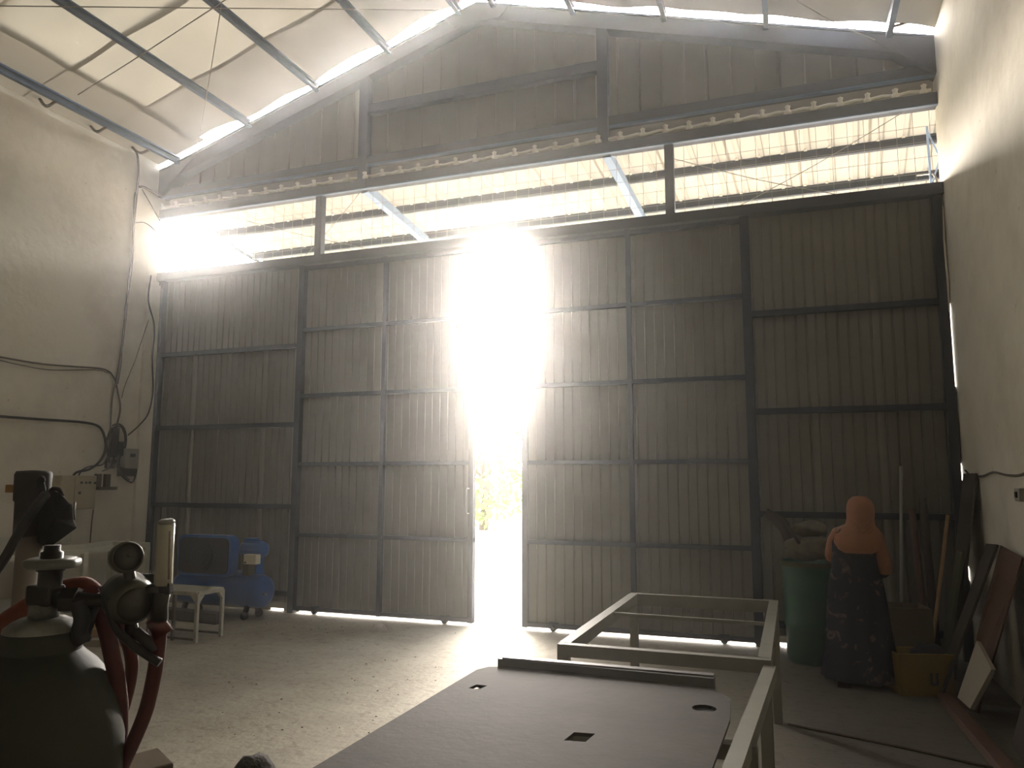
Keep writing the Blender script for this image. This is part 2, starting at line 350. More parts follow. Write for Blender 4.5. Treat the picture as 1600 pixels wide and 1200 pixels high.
# welded wire grid in the open strip
bb = MB(); x = XL+0.05
while x < XR: bb.beam((x, D+0.07, 4.47), (x+0.004*random.uniform(-2, 2), D+0.07, 5.28), 0.0035, 0.0035, (0, 1, 0)); x += 0.15
for z in (4.62, 4.78, 4.94, 5.10): bb.beam((XL, D+0.073, z), (XR, D+0.073, z+0.01), 0.0035, 0.0035)
tag(bb.build('wire_grid', 'wire', wb), kind='stuff')
# top track beam over the doors and fixed panel frames
MB().beam((XL, D+0.01, 4.42), (XR, D+0.01, 4.42), 0.14, 0.11).build('door_track_beam', 'steel', wb)
def fixed_panel(x0, x1, posts):
    MB().beam((x0, D+0.02, 0.0), (x0, D+0.02, 4.40), 0.08, 0.08, (0, 1, 0)).build('panel_post', 'steel', wb)
    MB().beam((x1, D+0.02, 0.0), (x1, D+0.02, 4.40), 0.08, 0.08, (0, 1, 0)).build('panel_post', 'steel', wb)
    for z in (0.22, 1.28, 2.31, 3.32):
        MB().beam((x0, D+0.03, z), (x1, D+0.03, z), 0.06, 0.06).build('panel_rail', 'steel', wb)
    n = max(2, round((x1-x0)/0.6)); w = (x1-x0)/n
    for i in range(n):
        sheet(x0+i*w-0.0, x0+(i+1)*w+0.012, D+0.072+0.006*(i % 2), 0.10, 4.40, 0.1, 0.010, 0.12).build('cladding_sheet', 'cladding', wb)
fixed_panel(XL+0.06, -5.85, 0)
fixed_panel(-0.37, XR-0.055, 0)
# ragged bottom strips and jamb strips: only slits of daylight stay open
for a_, c_, z_ in ((XL, -6.22, 0.0), (-6.22, -6.02, 0.025), (-6.02, -5.80, 0.0), (-0.40, -0.19, 0.0), (-0.19, 0.02, 0.035), (0.02, XR, 0.0)):
    MB().box((a_, D+0.095, z_), (c_, D+0.115, 0.13)).build('bottom_strip', 'cladding', wb)
for z0, z1 in ((0, 0.72), (0.84, 1.62), (1.78, 2.50), (3.30, 4.40)):
    MB().box((XR-0.05, D+0.05, z0), (XR, D+0.07, z1)).build('jamb_strip', 'steel', wb)
for z0, z1 in ((0, 2.52), (2.75, 4.40)):
    MB().box((XL, D+0.05, z0), (XL+0.05, D+0.07, z1)).build('jamb_strip', 'steel', wb)
# loose pieces hanging in the right hand slit
MB().tube([(XR-0.01, D-0.02, 4.25), (XR-0.02, D-0.02, 3.9), (XR-0.015, D-0.02, 3.5), (XR-0.02, D-0.02, 3.2)], [0.006, 0.010, 0.012, 0.006], 6).build('torn_edge_strip', 'cream', wb)

# ---------------------------------------------------------------- sliding doors
def leaf(name, x0, x1, xm, label):
    r = thing(name, ((x0+x1)/2, D, 0), label, None, None, 'structure')
    y = D-0.005
    zb, zt = 0.028, 4.365
    for xx in (x0+0.03, x1-0.03): MB().beam((xx, y+0.02, zb), (xx, y+0.02, zt), 0.06, 0.06, (0, 1, 0)).build('stile', 'steel', r)
    MB().beam((xm, y+0.02, zb), (xm, y+0.02, zt), 0.05, 0.055, (0, 1, 0)).build('middle_stile', 'steel', r)
    for z in (0.055, 0.94, 1.81, 2.67, 3.52, 4.33):
        MB().beam((x0, y+0.025, z), (x1, y+0.025, z), 0.05, 0.045).build('rail', 'steel', r)
    n = 4; w = (x1-x0)/n
    for i in range(n):
        sheet(x0+i*w, x0+(i+1)*w+(0.012 if i < n-1 else 0), y+0.060+0.005*(i % 2), 0.032+0.003*math.sin(i*2.1), 4.36, 0.1, 0.009, 0.12).build('cladding_sheet', 'cladding', r)
    for xx in (x0+0.35, x1-0.35):
        bb = MB(); bb.lathe((xx, y+0.0, 0.035), [(0.001, 0), (0.035, 0), (0.035, 0.02), (0.028, 0.025), (0.035, 0.03), (0.035, 0.05), (0.001, 0.05)], (0, 1, 0), 14)
        bb.box((xx-0.05, y+0.0, 0.03), (xx+0.05, y+0.05, 0.09)); bb.build('roller', 'steel', r)
    return r
d1 = leaf('door_1', -5.87, -3.43, -4.63, 'tall dark ribbed sliding door leaf on the compressor side of the gap')
d2 = leaf('door_2', -2.84, -0.36, -1.61, 'tall dark ribbed sliding door leaf on the green barrel side of the gap')
bb = MB().tube(smooth([(-3.47, D-0.04, 1.52), (-3.475, D-0.10, 1.50), (-3.475, D-0.10, 1.26), (-3.47, D-0.04, 1.24)], 3), 0.008, 8)
bb.build('door_handle', 'galv', d1)

# ---------------------------------------------------------------- roof
ce = thing('ceiling', (XM, 3, ZE), 'pitched roof of sagging translucent sheets over blue steel purlins', None, None, 'structure')
PX = [-7.89, -6.71, -5.65, -4.60, -3.62, -3.16, -2.18, -1.13, -0.07, 1.08]
left_nodes = [XL-0.05, -7.89, -6.71, -5.65, -4.60, -3.62, XM]
right_nodes = [XM, -3.16, -2.18, -1.13, -0.07, 1.08, XR+0.05]
def sagz(x, y, nodes, amp, seed):
    for i in range(len(nodes)-1):
        if nodes[i] <= x <= nodes[i+1]+1e-6:
            u = (x-nodes[i])/(nodes[i+1]-nodes[i]); w = nodes[i+1]-nodes[i]
            return roof_z(x)+0.035-amp*w*math.sin(math.pi*u)*(0.8+0.35*math.sin(seed*2.3+i*1.7+y*2.0)) - 0.012*math.sin(y*5.1+x*3.3+seed)*math.sin(math.pi*u)
    return roof_z(x)
def strip(nodes, y0, y1, amp, m, seed, xa=None, xb=None, lift=0, front=False):
    bb = MB(); xs = []
    for i in range(len(nodes)-1):
        for k in range(8): xs.append(nodes[i]+(nodes[i+1]-nodes[i])*k/8)
    xs.append(nodes[-1]); xa = nodes[0] if xa is None else xa; xb = nodes[-1] if xb is None else xb
    xs = [q for q in xs if xa+1e-6 < q < xb-1e-6]; xs = [xa]+xs+[xb]; ny = 7; vs = []
    for j in range(ny+1):
        for q in xs:
            y = y0+(y1-y0)*j/ny
            if front and j:   # the free edge is scalloped between the purlins
                for i in range(len(nodes)-1):
                    if nodes[i] <= q <= nodes[i+1]:
                        u = (q-nodes[i])/(nodes[i+1]-nodes[i]); y -= (j/ny)*(0.05+0.13*math.sin(math.pi*u)*(0.7+0.3*math.sin(i*2.2)))+0.01*math.sin(q*9); break
            z = sagz(q, y, nodes, amp, seed)+lift
            if front: z -= 0.03*(j/ny)**2*math.sin(math.pi*((q-nodes[0])*0.9 % 1))
            vs.append((q, y, z))
    n = len(xs)
    bb.add(vs, [(j*n+i, j*n+i+1, (j+1)*n+i+1, (j+1)*n+i) for j in range(ny) for i in range(n-1)], True)
    return bb.build('roof_sheet', m, ce)
EAVE_X = -7.48
ROOF_FRONT = D-0.12
y = ROOF_FRONT; i = 0
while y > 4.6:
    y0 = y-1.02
    m = 'insul2' if i in (0, 3) else 'insul'  # front strip: shade of its droop put into the sheet; fourth simply greyer
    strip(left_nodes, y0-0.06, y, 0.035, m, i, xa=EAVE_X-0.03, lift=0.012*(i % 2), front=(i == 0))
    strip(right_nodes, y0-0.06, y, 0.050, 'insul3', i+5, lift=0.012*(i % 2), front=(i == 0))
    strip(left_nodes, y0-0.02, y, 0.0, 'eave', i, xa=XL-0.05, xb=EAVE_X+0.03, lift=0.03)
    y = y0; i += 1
while y > YB:
    y0 = max(YB, y-1.02)
    strip(left_nodes, y0-0.03, y, 0.01, 'opaque_roof', i); strip(right_nodes, y0-0.03, y, 0.01, 'opaque_roof', i)
    y = y0; i += 1
for q in PX:
    z = roof_z(q)-0.045
    MB().channel((q, YB, z), (q, D-0.09, z), 0.05, 0.10, 0.005).build('purlin', 'bluesteel', ce)
    MB().box((q-0.028, D-0.16, z-0.05), (q-0.022, D-0.02, z+0.05)).build('purlin_cleat', 'bluesteel', ce)
# portal rafter behind the viewer's head keeps the purlins up
for q in (2.6,):
    pass

# thin rods and lines under the roof
def line(name, pts, r, m, label, cat='cable', n=6, group=None, sm=True):
    return tag(MB().tube(smooth(pts) if sm else pts, r, n).build(name, m), label, cat, group)
pz = lambda q: roof_z(q)-0.10
def rp(px_, py_, drop=0.16):
    """point seen at a pixel, a hand's width under the roof slope"""
    best = None
    for sgn, lo, hi in ((1, XL, XM), (-1, XM, XR)):
        v = (at(px_, py_, d=1)-CAM)
        den = v.z-SL*sgn*v.x
        if abs(den) < 1e-6: continue
        t = (ZR-drop-SL*sgn*XM-H)/den if sgn > 0 else (ZR-drop+SL*XM-H)/den
        p = CAM+v*t
        if t > 0 and lo-0.5 <= p.x <= hi+0.5 and (best is None or t < best[0]): best = (t, p)
    return best[1] if best else at(px_, py_, Y=6.5)
line('tie_rod', [rp(-30, 9, 0.22), rp(360, 13, 0.22), rp(700, 16, 0.22)], 0.006, 'wire', 'thin straight rod stretched level across the roof space', 'rod', sm=False)
line('bracing_rod', [rp(358, -4), rp(222, 85), rp(122, 148)], 0.007, 'wire', 'slack diagonal bracing rod under the translucent roof sheets', 'rod')
e0 = rp(346, 8); e1 = rp(308, 238)
line('hanging_wire', [e0, e0.lerp(e1, 0.5)-Vector((0, 0, 0.02)), e1], 0.005, 'wire', 'thin wire strung from an upper purlin down to the eaves corner', 'wire')
line('bracing_wire', [rp(1245, 2), rp(1310, 38), rp(1367, 62)], 0.006, 'wire', 'short knotted bracing wire under the roof near the plain wall', 'wire')
for i, (p, q) in enumerate((((72, 152), (88, 143)), ((152, 196), (166, 186)), ((218, 231), (234, 222)))):
    e = at(p[0]-14, p[1]-4, X=XL+0.01); f = at(q[0], q[1], X=-7.89); f.z = pz(-7.89)
    mid = (e+f)/2; mid.z = min(e.z, f.z)-0.02
    lab = ['curved dark strap at the wall top, nearest the viewer of three', 'curved dark strap at the wall top, middle one of three', 'curved dark strap at the wall top above the vertical cable'][i]
    tag(MB().tube(smooth([e, mid, f], 5), 0.018, 6).build('eaves_strap', 'rust'), lab, 'strap', 'straps along the left eaves')
e = at(1450, 8, X=XR-0.01); f = at(1390, 12, X=1.08); f.z = pz(1.08)+0.02; mid = (e+f)/2; mid.z -= 0.05
tag(MB().tube(smooth([e, mid, f], 5), 0.014, 6).build('eaves_strap', 'rust'), 'curved dark strap between the last purlin and the plain wall', 'strap')

# ---------------------------------------------------------------- canopy outside
CV = Vector((0.06, 0.98, -0.16)); CV /= CV.y
def cz(y): return 5.44-0.163*(y-8.1)
ca = thing('canopy', (XM, D+0.2, 5.4), 'translucent ribbed canopy roof on steel beams outside above the doors', 'canopy')
CX0 = XL+0.12; YE = 10.25
x = CX0; k = 0
while x < XR+0.55:
    w = 0.75; bb = MB(); xs = []
    for i in range(3):
        a0 = x+i*0.25; xs += [(a0, 0), (a0+0.09, 0), (a0+0.105, 0.03), (a0+0.145, 0.03), (a0+0.16, 0)]
    xs.append((x+w+0.03, 0)); vs = []
    for y in (D+0.16, 9.2, YE):
        for q, u in xs: vs.append((q+CV.x*(y-D), y, cz(y)+u+0.03+0.003*(k % 2)))
    n = len(xs)
    bb.add(vs, [(j*n+i, j*n+i+1, (j+1)*n+i+1, (j+1)*n+i) for j in range(2) for i in range(n-1)])
    bb.build('canopy_sheet', 'canopy', ca); x += w; k += 1
for y, x_0 in ((8.93, CX0+0.05), (9.70, CX0+0.11)):
    MB().channel((x_0, y, cz(y)-0.02), (XR+0.6, y, cz(y)-0.02), 0.05, 0.10, 0.005).build('canopy_purlin', 'steel', ca)
    bb0 = MB().lathe((0, y-0.035, cz(y)+0.02), [(0.001, 0), (0.018, 0), (0.018, 0.02), (0.001, 0.028)], (0, -0.3, 1), 8).build('roof_clip', 'cream', ca)
    for i in range(38):
        o = bb0 if i == 0 else copyobj(bb0, ca, (0, 0, 0)); o.location.x = CX0+0.15+0.25*i
for q in (-4.98, -1.84):
    MB().beam((q, D+0.06, cz(D+0.06)-0.12), (q+CV.x*2.1, YE, cz(YE)-0.10), 0.09, 0.11).build('canopy_rafter', 'lightblue', ca)
MB().beam((CX0, D+0.16, cz(D)-0.03), (CX0+CV.x*2.1, YE, cz(YE)-0.03), 0.012, 0.06).build('verge_strip', 'steel', ca)
# crossing stay wires of the canopy
YW = D+0.045
for (p, q), lab in ((((1440, 158), (1140, 330)), 'thin stay wire rising to the plain wall above the fixed panel'),
                    (((1052, 248), (1330, 308)), 'thin stay wire falling towards the plain wall above the fixed panel'),
                    (((576, 284), (474, 403)), 'steep stay wire crossing behind the strip post on the compressor side'),
                    (((322, 328), (600, 394)), 'long shallow stay wire beside the bright corner of the strip')):
    a, e = at(*p, Y=YW), at(*q, Y=YW); mid = (a+e)/2; mid.z -= 0.03
    line('stay_wire', [a, mid, e], 0.004, 'wire', lab, 'wire', 5, 'stay wires behind the wire grid')
# pale blue lattice post outside, right end
lp = thing('lattice_post', (1.38, D+0.42, 4.3), 'pale blue lattice steel post outside at the right end of the open strip', 'post')
for dx in (-0.05, 0.05): MB().beam((1.50+dx, D+0.42, -0.02), (1.50+dx, D+0.42, 5.25), 0.02, 0.02, (0, 1, 0)).build('post_chord', 'lightblue', lp)
for k in range(17):
    z = 0.1+k*0.3; s_ = 1 if k % 2 else -1
    MB().beam((1.50-0.05*s_, D+0.42, z), (1.50+0.05*s_, D+0.42, z+0.3), 0.015, 0.015, (0, 1, 0)).build('lattice_bar', 'lightblue', lp)

# trees beyond the yard
def tree(x, y, h, r, seed, label):
    t = thing('tree', (x, y, 0), label, 'tree', 'trees beyond the yard'); rnd = random.Random(seed)
    bb = MB(); bb.tube([(x, y, -0.02), (x+0.1, y, h*0.4), (x-0.1, y, h*0.7)], [0.16, 0.12, 0.05], 10)
    for k in range(4):
        a_ = k*1.6; bb.tube([(x, y, h*0.4), (x+math.cos(a_)*r*0.5, y+math.sin(a_)*r*0.5, h*0.7)], [0.07, 0.03], 6)
    bb.build('trunk', 'bark', t)
    bb = MB()
    for k in range(1500):
        v = Vector((rnd.gauss(0, 1), rnd.gauss(0, 1), rnd.gauss(0, 1))).normalized()*rnd.uniform(0.55, 1)*(1+0.25*math.sin(k))
        p = Vector((x+v.x*r, y+v.y*r, h*0.54+v.z*h*0.50)); a_ = Vector((rnd.uniform(-1, 1), rnd.uniform(-1, 1), rnd.uniform(-1, 1))).normalized(); c_ = a_.orthogonal().normalized()
        s_ = rnd.uniform(0.10, 0.2)
        bb.add([p-a_*s_, p+c_*s_*0.45, p+a_*s_, p-c_*s_*0.45], [(0, 1, 2, 3)])
    tag(bb.build('foliage', 'leaf', t), kind='stuff')
tree(-9.6, 23.5, 3.9, 1.7, 1, 'bright green bushy tree seen through the gap between the door leaves')
tree(-5.6, 26.5, 3.3, 1.5, 2, 'lower green tree standing beside the bushy one beyond the yard')
tree(-13.6, 26.0, 4.4, 1.9, 3, 'taller green tree behind the bushy one beyond the yard')

# ================================================================ LEFT WALL FITTINGS
LX = XL+0.012
def wcable(name, px, r, m, label, off=0.0, n=6, group=None, cat='cable'):
    return line(name, [at(a, b, X=LX+r+off) for a, b in px], r, m, label, cat, n, group)
wcable('wall_cable', [(-10, 556), (60, 568), (120, 573), (163, 577), (178, 590), (184, 612), (188, 640), (180, 672)], 0.011, 'brown_cable', 'grey brown cable along the wall, upper of the two level runs')
wcable('wall_cable', [(-10, 561), (30, 570), (80, 578), (150, 578), (170, 583)], 0.006, 'brown_cable', 'thin cable sagging just under the upper level run', 0.01)
wcable('wall_cable', [(-10, 650), (60, 655), (130, 660), (155, 667), (164, 685), (164, 705), (155, 722), (140, 733), (120, 738), (112, 748)], 0.016, 'black', 'thick black cable, lower level run bending down to the beige box')
wcable('vertical_cable', [(208, 228), (215, 245), (216, 275), (213, 310), (208, 360), (206, 410), (198, 470), (193, 520), (188, 570), (183, 600)], 0.014, 'brown_cable', 'long grey brown cable hanging down the wall from the eaves strap')
wcable('vertical_cable', [(211, 300), (207, 380), (201, 440), (196, 500), (184, 580), (176, 620), (173, 660), (172, 690)], 0.010, 'brown_cable', 'second strand twisting beside the long vertical cable', 0.02)
wcable('wall_conduit', [(218, 292), (226, 293), (246, 304), (258, 308)], 0.016, 'brown_cable', 'short pale conduit branching to the corner high on the wall', cat='conduit')
wcable('wall_cable', [(222, 296), (236, 320), (250, 345)], 0.007, 'brown_cable', 'thin branch cable slanting down to the bright corner')
wcable('wall_cable', [(212, 348), (226, 348), (240, 358), (250, 372)], 0.006, 'brown_cable', 'thin arching cable just above door top height at the corner')
wcable('wall_cable', [(236, 430), (232, 470), (241, 510), (238, 560), (239, 610), (232, 645), (218, 664), (200, 680)], 0.010, 'black', 'black cable running down beside the jamb to the cable tangle', 0.055)
wcable('wall_cable', [(232, 500), (212, 560), (196, 600), (190, 622)], 0.006, 'brown_cable', 'thin straight cable slanting across the wall to the vertical cable', 0.055)
# cable tangle with junction boxes
ct = thing('junction_panel', at(182, 690, X=XL), 'dark tangle of looped cables around small junction boxes on the wall', 'junction box')
def wbox(px0, py0, px1, py1, t, name, m, parent, off=0.0, bev=0.004):
    a_ = at(px0, (py0+py1)/2, X=XL+off+t); c_ = at(px1, (py0+py1)/2, X=XL+off+t)
    zt = at((px0+px1)/2, py0, X=XL+off+t).z; zb = at((px0+px1)/2, py1, X=XL+off+t).z
    return MB().box((XL+off, a_.y, zb), (XL+off+t, c_.y, zt)).build(name, m, parent, bevel=bev)
wbox(175, 668, 186, 714, 0.06, 'junction_box', 'greyplastic', ct)
wbox(186, 690, 194, 712, 0.08, 'junction_box', 'button', ct)
wbox(168, 718, 180, 732, 0.05, 'terminal_block', 'brown_cable', ct)
for pts, r in (([(176, 665), (184, 662), (193, 668), (197, 682), (196, 697), (192, 706)], 0.012), ([(178, 668), (188, 666), (194, 676), (195, 690), (188, 700)], 0.010),
               ([(172, 672), (167, 690), (168, 708), (172, 722)], 0.012), ([(176, 676), (171, 695), (176, 712), (184, 726)], 0.010), ([(184, 712), (184, 730), (192, 745), (206, 754), (212, 742), (214, 730)], 0.011),
               ([(190, 706), (186, 722), (190, 738), (202, 750)], 0.009), ([(180, 712), (172, 730), (160, 736)], 0.008), ([(168, 714), (160, 726), (140, 729), (128, 735), (122, 745)], 0.009)):
    MB().tube(smooth([at(a_, b_, X=LX+0.05) for a_, b_ in pts], 4), r, 6).build('looped_cable', 'black', ct)
mt = thing('meter_box', at(206, 716, X=XL), 'grey electricity meter box with a dark window beside the door jamb', 'meter box')
wbox(196, 701, 217, 732, 0.12, 'housing', 'boxgrey', mt); wbox(205, 709, 212, 714, 0.02, 'display', 'button', mt, 0.12, 0)
wbox(191, 730, 212, 744, 0.09, 'terminal_cover', 'greyplastic', mt)
cb = thing('control_box', at(122, 770, X=XL), 'beige steel control box with a row of four buttons', 'control box')
wbox(96, 743, 150, 796, 0.20, 'cabinet_body', 'boxbeige', cb, bev=0.008)
wbox(117, 745, 149, 794, 0.012, 'cover_panel', 'boxbeige', cb, 0.20, 0)
for i, px_ in enumerate((127, 134, 140, 148)):
    p = at(px_, 754 + (0.5 if i == 3 else 0), X=XL+0.212)
    MB().lathe(p, [(0.001, 0), (0.016, 0), (0.014, 0.018), (0.001, 0.02)], (1, 0, 0), 12).build('push_button', 'button', cb)
p = at(124, 770, X=XL+0.212); MB().lathe(p, [(0.001, 0), (0.018, 0), (0.018, 0.012), (0.001, 0.014)], (1, 0, 0), 12).build('lock', 'button', cb)
for i, (a_, b_) in enumerate(((152, 753), (166, 753))):
    e = at(a_, b_, X=XL); c_ = thing('cable_clamp', e, ['rusty cable clamp right beside the beige control box', 'rusty cable clamp under the cable tangle'][i], 'clamp')
    MB().box((XL, e.y-0.05, e.z-0.10), (XL+0.05, e.y+0.02, e.z+0.10)).build('bracket', 'rust', c_)
    MB().box((XL, e.y-0.05, e.z-0.10), (XL+0.10, e.y+0.09, e.z-0.06)).build('foot', 'rust', c_)
wcable('drop_cable', [(146, 796), (143, 820), (141, 845), (140, 858)], 0.007, 'brown_cable', 'thin cable dropping from the beige control box')
# patch beside the jamb
bb = MB().box((XL, 7.86, 0), (XL+0.05, D-0.02, 4.3)); tag(bb.build('trim_1', 'plaster'), 'narrow rendered pilaster at the door jamb', None, None, 'structure')

# ================================================================ WHITE RACK AND STAND
wt = thing('white_rack', (-7.6, 6.4, 0), 'long white painted steel rack standing against the wall under the control box', 'rack')
zt = 0.83
for xx in (-7.95, -7.40): MB().beam((xx, 4.6, zt), (xx, 7.35, zt), 0.05, 0.055).build('top_rail', 'whitepaint', wt)
for yy in (4.62, 6.0, 7.33): MB().beam((-7.93, yy, zt), (-7.42, yy, zt), 0.05, 0.05).build('cross_rail', 'whitepaint', wt)
for xx in (-7.95, -7.40):
    for yy in (4.65, 6.45, 7.32): MB().beam((xx, yy, 0), (xx, yy, zt-0.02), 0.06, 0.06, (0, 1, 0)).build('leg', 'whitepaint', wt)
MB().box((-8.0, 4.7, 0.30), (-7.45, 6.4, 0.34)).build('shelf_board', 'boxgrey', wt)
MB().box((-7.94, 6.10, 0.34), (-7.9, 6.4, 0.80)).build('back_panel', 'boxgrey', wt)
pl = MB().box((-8.18, 4.0, 0.88), (-8.14, 6.9, 0.98)).build('white_batten', 'whitepaint'); tag(pl, 'white batten lying behind the white rack against the wall', 'batten')

st = thing('steel_stand', (-6.1, 6.5, 0), 'low galvanised angle steel stand with gusseted legs in front of the compressor', 'stand')
xa, xb, ya, yb_, zt = -6.62, -5.67, 6.30, 6.66, 0.475
for A, B in (((xa, ya), (xb, ya)), ((xa, yb_), (xb, yb_)), ((xa, ya), (xa, yb_)), ((xb, ya), (xb, yb_))): MB().beam((*A, zt), (*B, zt), 0.035, 0.035).build('top_rail', 'stand', st)
MB().box((xa, ya, zt+0.017), (xb, yb_, zt+0.022)).build('top_sheet', 'stand', st)
for X_, Y_, sx in ((xa, ya, 1), (xb, ya, -1), (xa, yb_, 1), (xb, yb_, -1)):
    MB().beam((X_, Y_, 0), (X_, Y_, zt), 0.032, 0.032, (0, 1, 0)).build('leg', 'stand', st)
    MB().prism([(X_, Y_-0.017, zt-0.02), (X_+sx*0.075, Y_-0.017, zt-0.02), (X_, Y_-0.017, zt-0.10)], (0, 0, 0), (0, 0.004, 0)).build('gusset', 'stand', st)
    sy = 1 if Y_ == ya else -1
    MB().prism([(X_+0.016*-sx, Y_, zt-0.02), (X_+0.016*-sx, Y_+sy*0.075, zt-0.02), (X_+0.016*-sx, Y_, zt-0.10)], (0, 0, 0), (0.004, 0, 0)).build('gusset', 'stand', st)
MB().beam((-5.98, ya+0.02, 0), (-5.98, ya+0.02, zt), 0.028, 0.028, (0, 1, 0)).build('leg', 'rust', st)
MB().beam((-6.30, ya+0.02, 0), (-6.30, ya+0.02, zt), 0.028, 0.028, (0, 1, 0)).build('leg', 'rust', st)
for Y_ in (ya, yb_): MB().beam((xa, Y_, 0.03), (xb, Y_, 0.03), 0.02, 0.02).build('bottom_rail', 'rust', st)
# timber offcuts
for i, (A, B, w, h, m, lab) in enumerate((((-7.0, 5.95, 0.055), (-6.42, 6.28, 0.055), 0.09, 0.10, 'wood3', 'orange timber offcut lying on the floor behind the cylinder hoses'),
                                        ((-6.95, 5.7, 0.035), (-6.2, 5.95, 0.035), 0.12, 0.06, 'paleboard', 'pale timber offcut lying in front of the orange one'),
                                        ((-6.62, 5.98, 0.22), (-6.30, 6.18, 0.26), 0.07, 0.05, 'wood3', 'short slanting timber offcut propped on the orange one'))):
    if i == 2: A, B = (-6.86, 6.10, 0.13), (-6.44, 6.33, 0.13)
    tag(MB().beam(A, B, w, h).build('timber_offcut', m, bevel=0.004), lab, 'timber')
tag(MB().beam((-7.2, 7.28, 0.06), (-6.15, 7.20, 0.06), 0.14, 0.12).build('floor_beam', 'wood2', bevel=0.01), 'dark brown beam lying on the floor in front of the compressor', 'beam')

# ================================================================ COMPRESSOR
cp = thing('air_compressor', (-6.4, 7.55, 0), 'blue air compressor with a belt guard, motor and tank beside the door jamb', 'compressor')
tz, ty, tr = 0.315, 7.62, 0.19
MB().lathe((-7.15, ty, tz), [(0.001, 0), (0.10, 0.01), (0.17, 0.035), (tr, 0.10), (tr, 1.22), (0.17, 1.285), (0.10, 1.31), (0.001, 1.32)], (1, 0, 0), 32).build('tank', 'blue', cp)
for xx in (-6.95, -6.05):
    for yy in (ty-0.13, ty+0.13): MB().beam((xx, yy, 0.045), (xx, yy*0.5+ty*0.5, tz-0.12), 0.04, 0.05, (0, 1, 0)).build('leg', 'darkmesh', cp); MB().lathe((xx, yy-0.02, 0.045), [(0.001, 0), (0.045, 0), (0.045, 0.04), (0.001, 0.04)], (0, 1, 0), 18).build('wheel', 'rubber', cp)
MB().box((-7.05, ty-0.14, 0.50), (-6.0, ty+0.14, 0.53)).build('deck', 'blue', cp)
# belt guard: rounded box, dark mesh face, blue rim
gx0, gx1, gz_0, gz1, gy = -6.90, -6.12, 0.50, 0.97, 7.30
def rr(x0, x1, z0, z1, r, y, n=6):
    out = []
    for cx_, cz_, a0 in ((x1-r, z1-r, 0), (x0+r, z1-r, 90), (x0+r, z0+r, 180), (x1-r, z0+r, 270)):
        for k in range(n+1):
            a_ = math.radians(a0+90*k/n); out.append((cx_+r*math.cos(a_), y, cz_+r*math.sin(a_)))
    return out
MB().prism(rr(gx0, gx1, gz_0, gz1, 0.09, gy), (0, 0, 0), (0, 0.13, 0)).build('belt_guard', 'blue', cp)
MB().prism(rr(gx0+0.03, gx1-0.035, gz_0+0.03, gz1-0.03, 0.07, gy-0.012), (0, 0, 0), (0, 0.01, 0)).build('guard_mesh', 'darkmesh', cp)
for k in range(5):
    MB().lathe(((gx0+gx1)/2-0.05, gy-0.020, (gz_0+gz1)/2), [(0.05+0.035*k, 0), (0.053+0.035*k, 0), (0.053+0.035*k, 0.006), (0.05+0.035*k, 0.006)], (0, 1, 0), 32).build('guard_ring', 'rubber', cp)
MB().box((-6.1, ty-0.12, 0.53), (-5.92, ty+0.02, 0.75)).build('motor_foot', 'blue', cp)
mo = MB().lathe((-6.16, ty-0.05, 0.80), [(0.001, 0), (0.085, 0), (0.095, 0.03), (0.095, 0.26), (0.08, 0.30), (0.03, 0.33), (0.001, 0.33)], (1, 0, 0), 24).build('motor', 'blue', cp)
for k in range(12):
    a_ = k*math.pi/6; bb = MB(); c_ = Vector((-6.13, ty-0.05+0.1*math.cos(a_), 0.80+0.1*math.sin(a_))); bb.beam(c_, c_+Vector((0.22, 0, 0)), 0.008, 0.02, (0, math.cos(a_), math.sin(a_))); bb.build('cooling_fin', 'blue', mo)
MB().box((-6.12, ty-0.10, 0.87), (-5.98, ty+0.0, 0.93)).build('terminal_box', 'blue', mo, bevel=0.005)
MB().box((-6.72, ty-0.10, 0.53), (-6.45, ty+0.12, 0.95)).build('pump_head', 'angle', cp, bevel=0.02)
MB().box((-6.0, ty-0.26, 0.52), (-5.92, ty-0.14, 0.74)).build('switch_bracket', 'angle', cp)
MB().box((-5.96, ty-0.30, 0.655), (-5.79, ty-0.21, 0.765)).build('switch_box', 'cream', cp, bevel=0.006)
MB().lathe((-5.93, ty-0.30, 0.675), [(0.001, 0), (0.012, 0), (0.012, -0.01), (0.001, -0.012)], (0, 1, 0), 10).build('switch_knob', 'button', cp)
MB().tube([(-6.05, ty-0.12, 0.50), (-5.95, ty-0.18, 0.58), (-5.93, ty-0.25, 0.66)], 0.012, 8).build('air_pipe', 'galv', cp)
MB().lathe((-5.84, ty-0.08, 0.30), [(0.001, 0), (0.012, 0), (0.012, 0.05), (0.001, 0.05)], (1, -0.2, 0), 8).build('drain_valve', 'galv', cp)

# scraps on the floor
e = at(592, 986, Z=0); bb = MB()
for k in range(6):
    a_ = k*1.05; bb.prism([(e.x+0.02*math.cos(a_), e.y+0.02*math.sin(a_), 0), (e.x+0.11*math.cos(a_), e.y+0.11*math.sin(a_), 0.0), (e.x+0.05*math.cos(a_+0.3), e.y+0.05*math.sin(a_+0.3), 0.07)], (0, 0, 0), (0.004, 0.004, 0.002))
tag(bb.build('plastic_scrap', 'glassy'), 'small crumpled clear plastic scrap on the open floor', 'scrap')
rnd = random.Random(5)
bb = MB()
for k in range(160):
    if k < 110: px_, py_ = rnd.uniform(340, 900), rnd.uniform(985, 1150)
    else: px_, py_ = rnd.uniform(400, 560), rnd.uniform(965, 990)
    p = at(px_, py_, Z=0); r_ = rnd.uniform(0.003, 0.011)
    bb.add([p+Vector((math.cos(a_)*r_*rnd.uniform(0.6, 1.4), math.sin(a_)*r_*rnd.uniform(0.6, 1.4), 0)) for a_ in (0, 1.6, 3.1, 4.7)]+[p+Vector((0, 0, r_*0.7))], [(0, 1, 4), (1, 2, 4), (2, 3, 4), (3, 0, 4)])
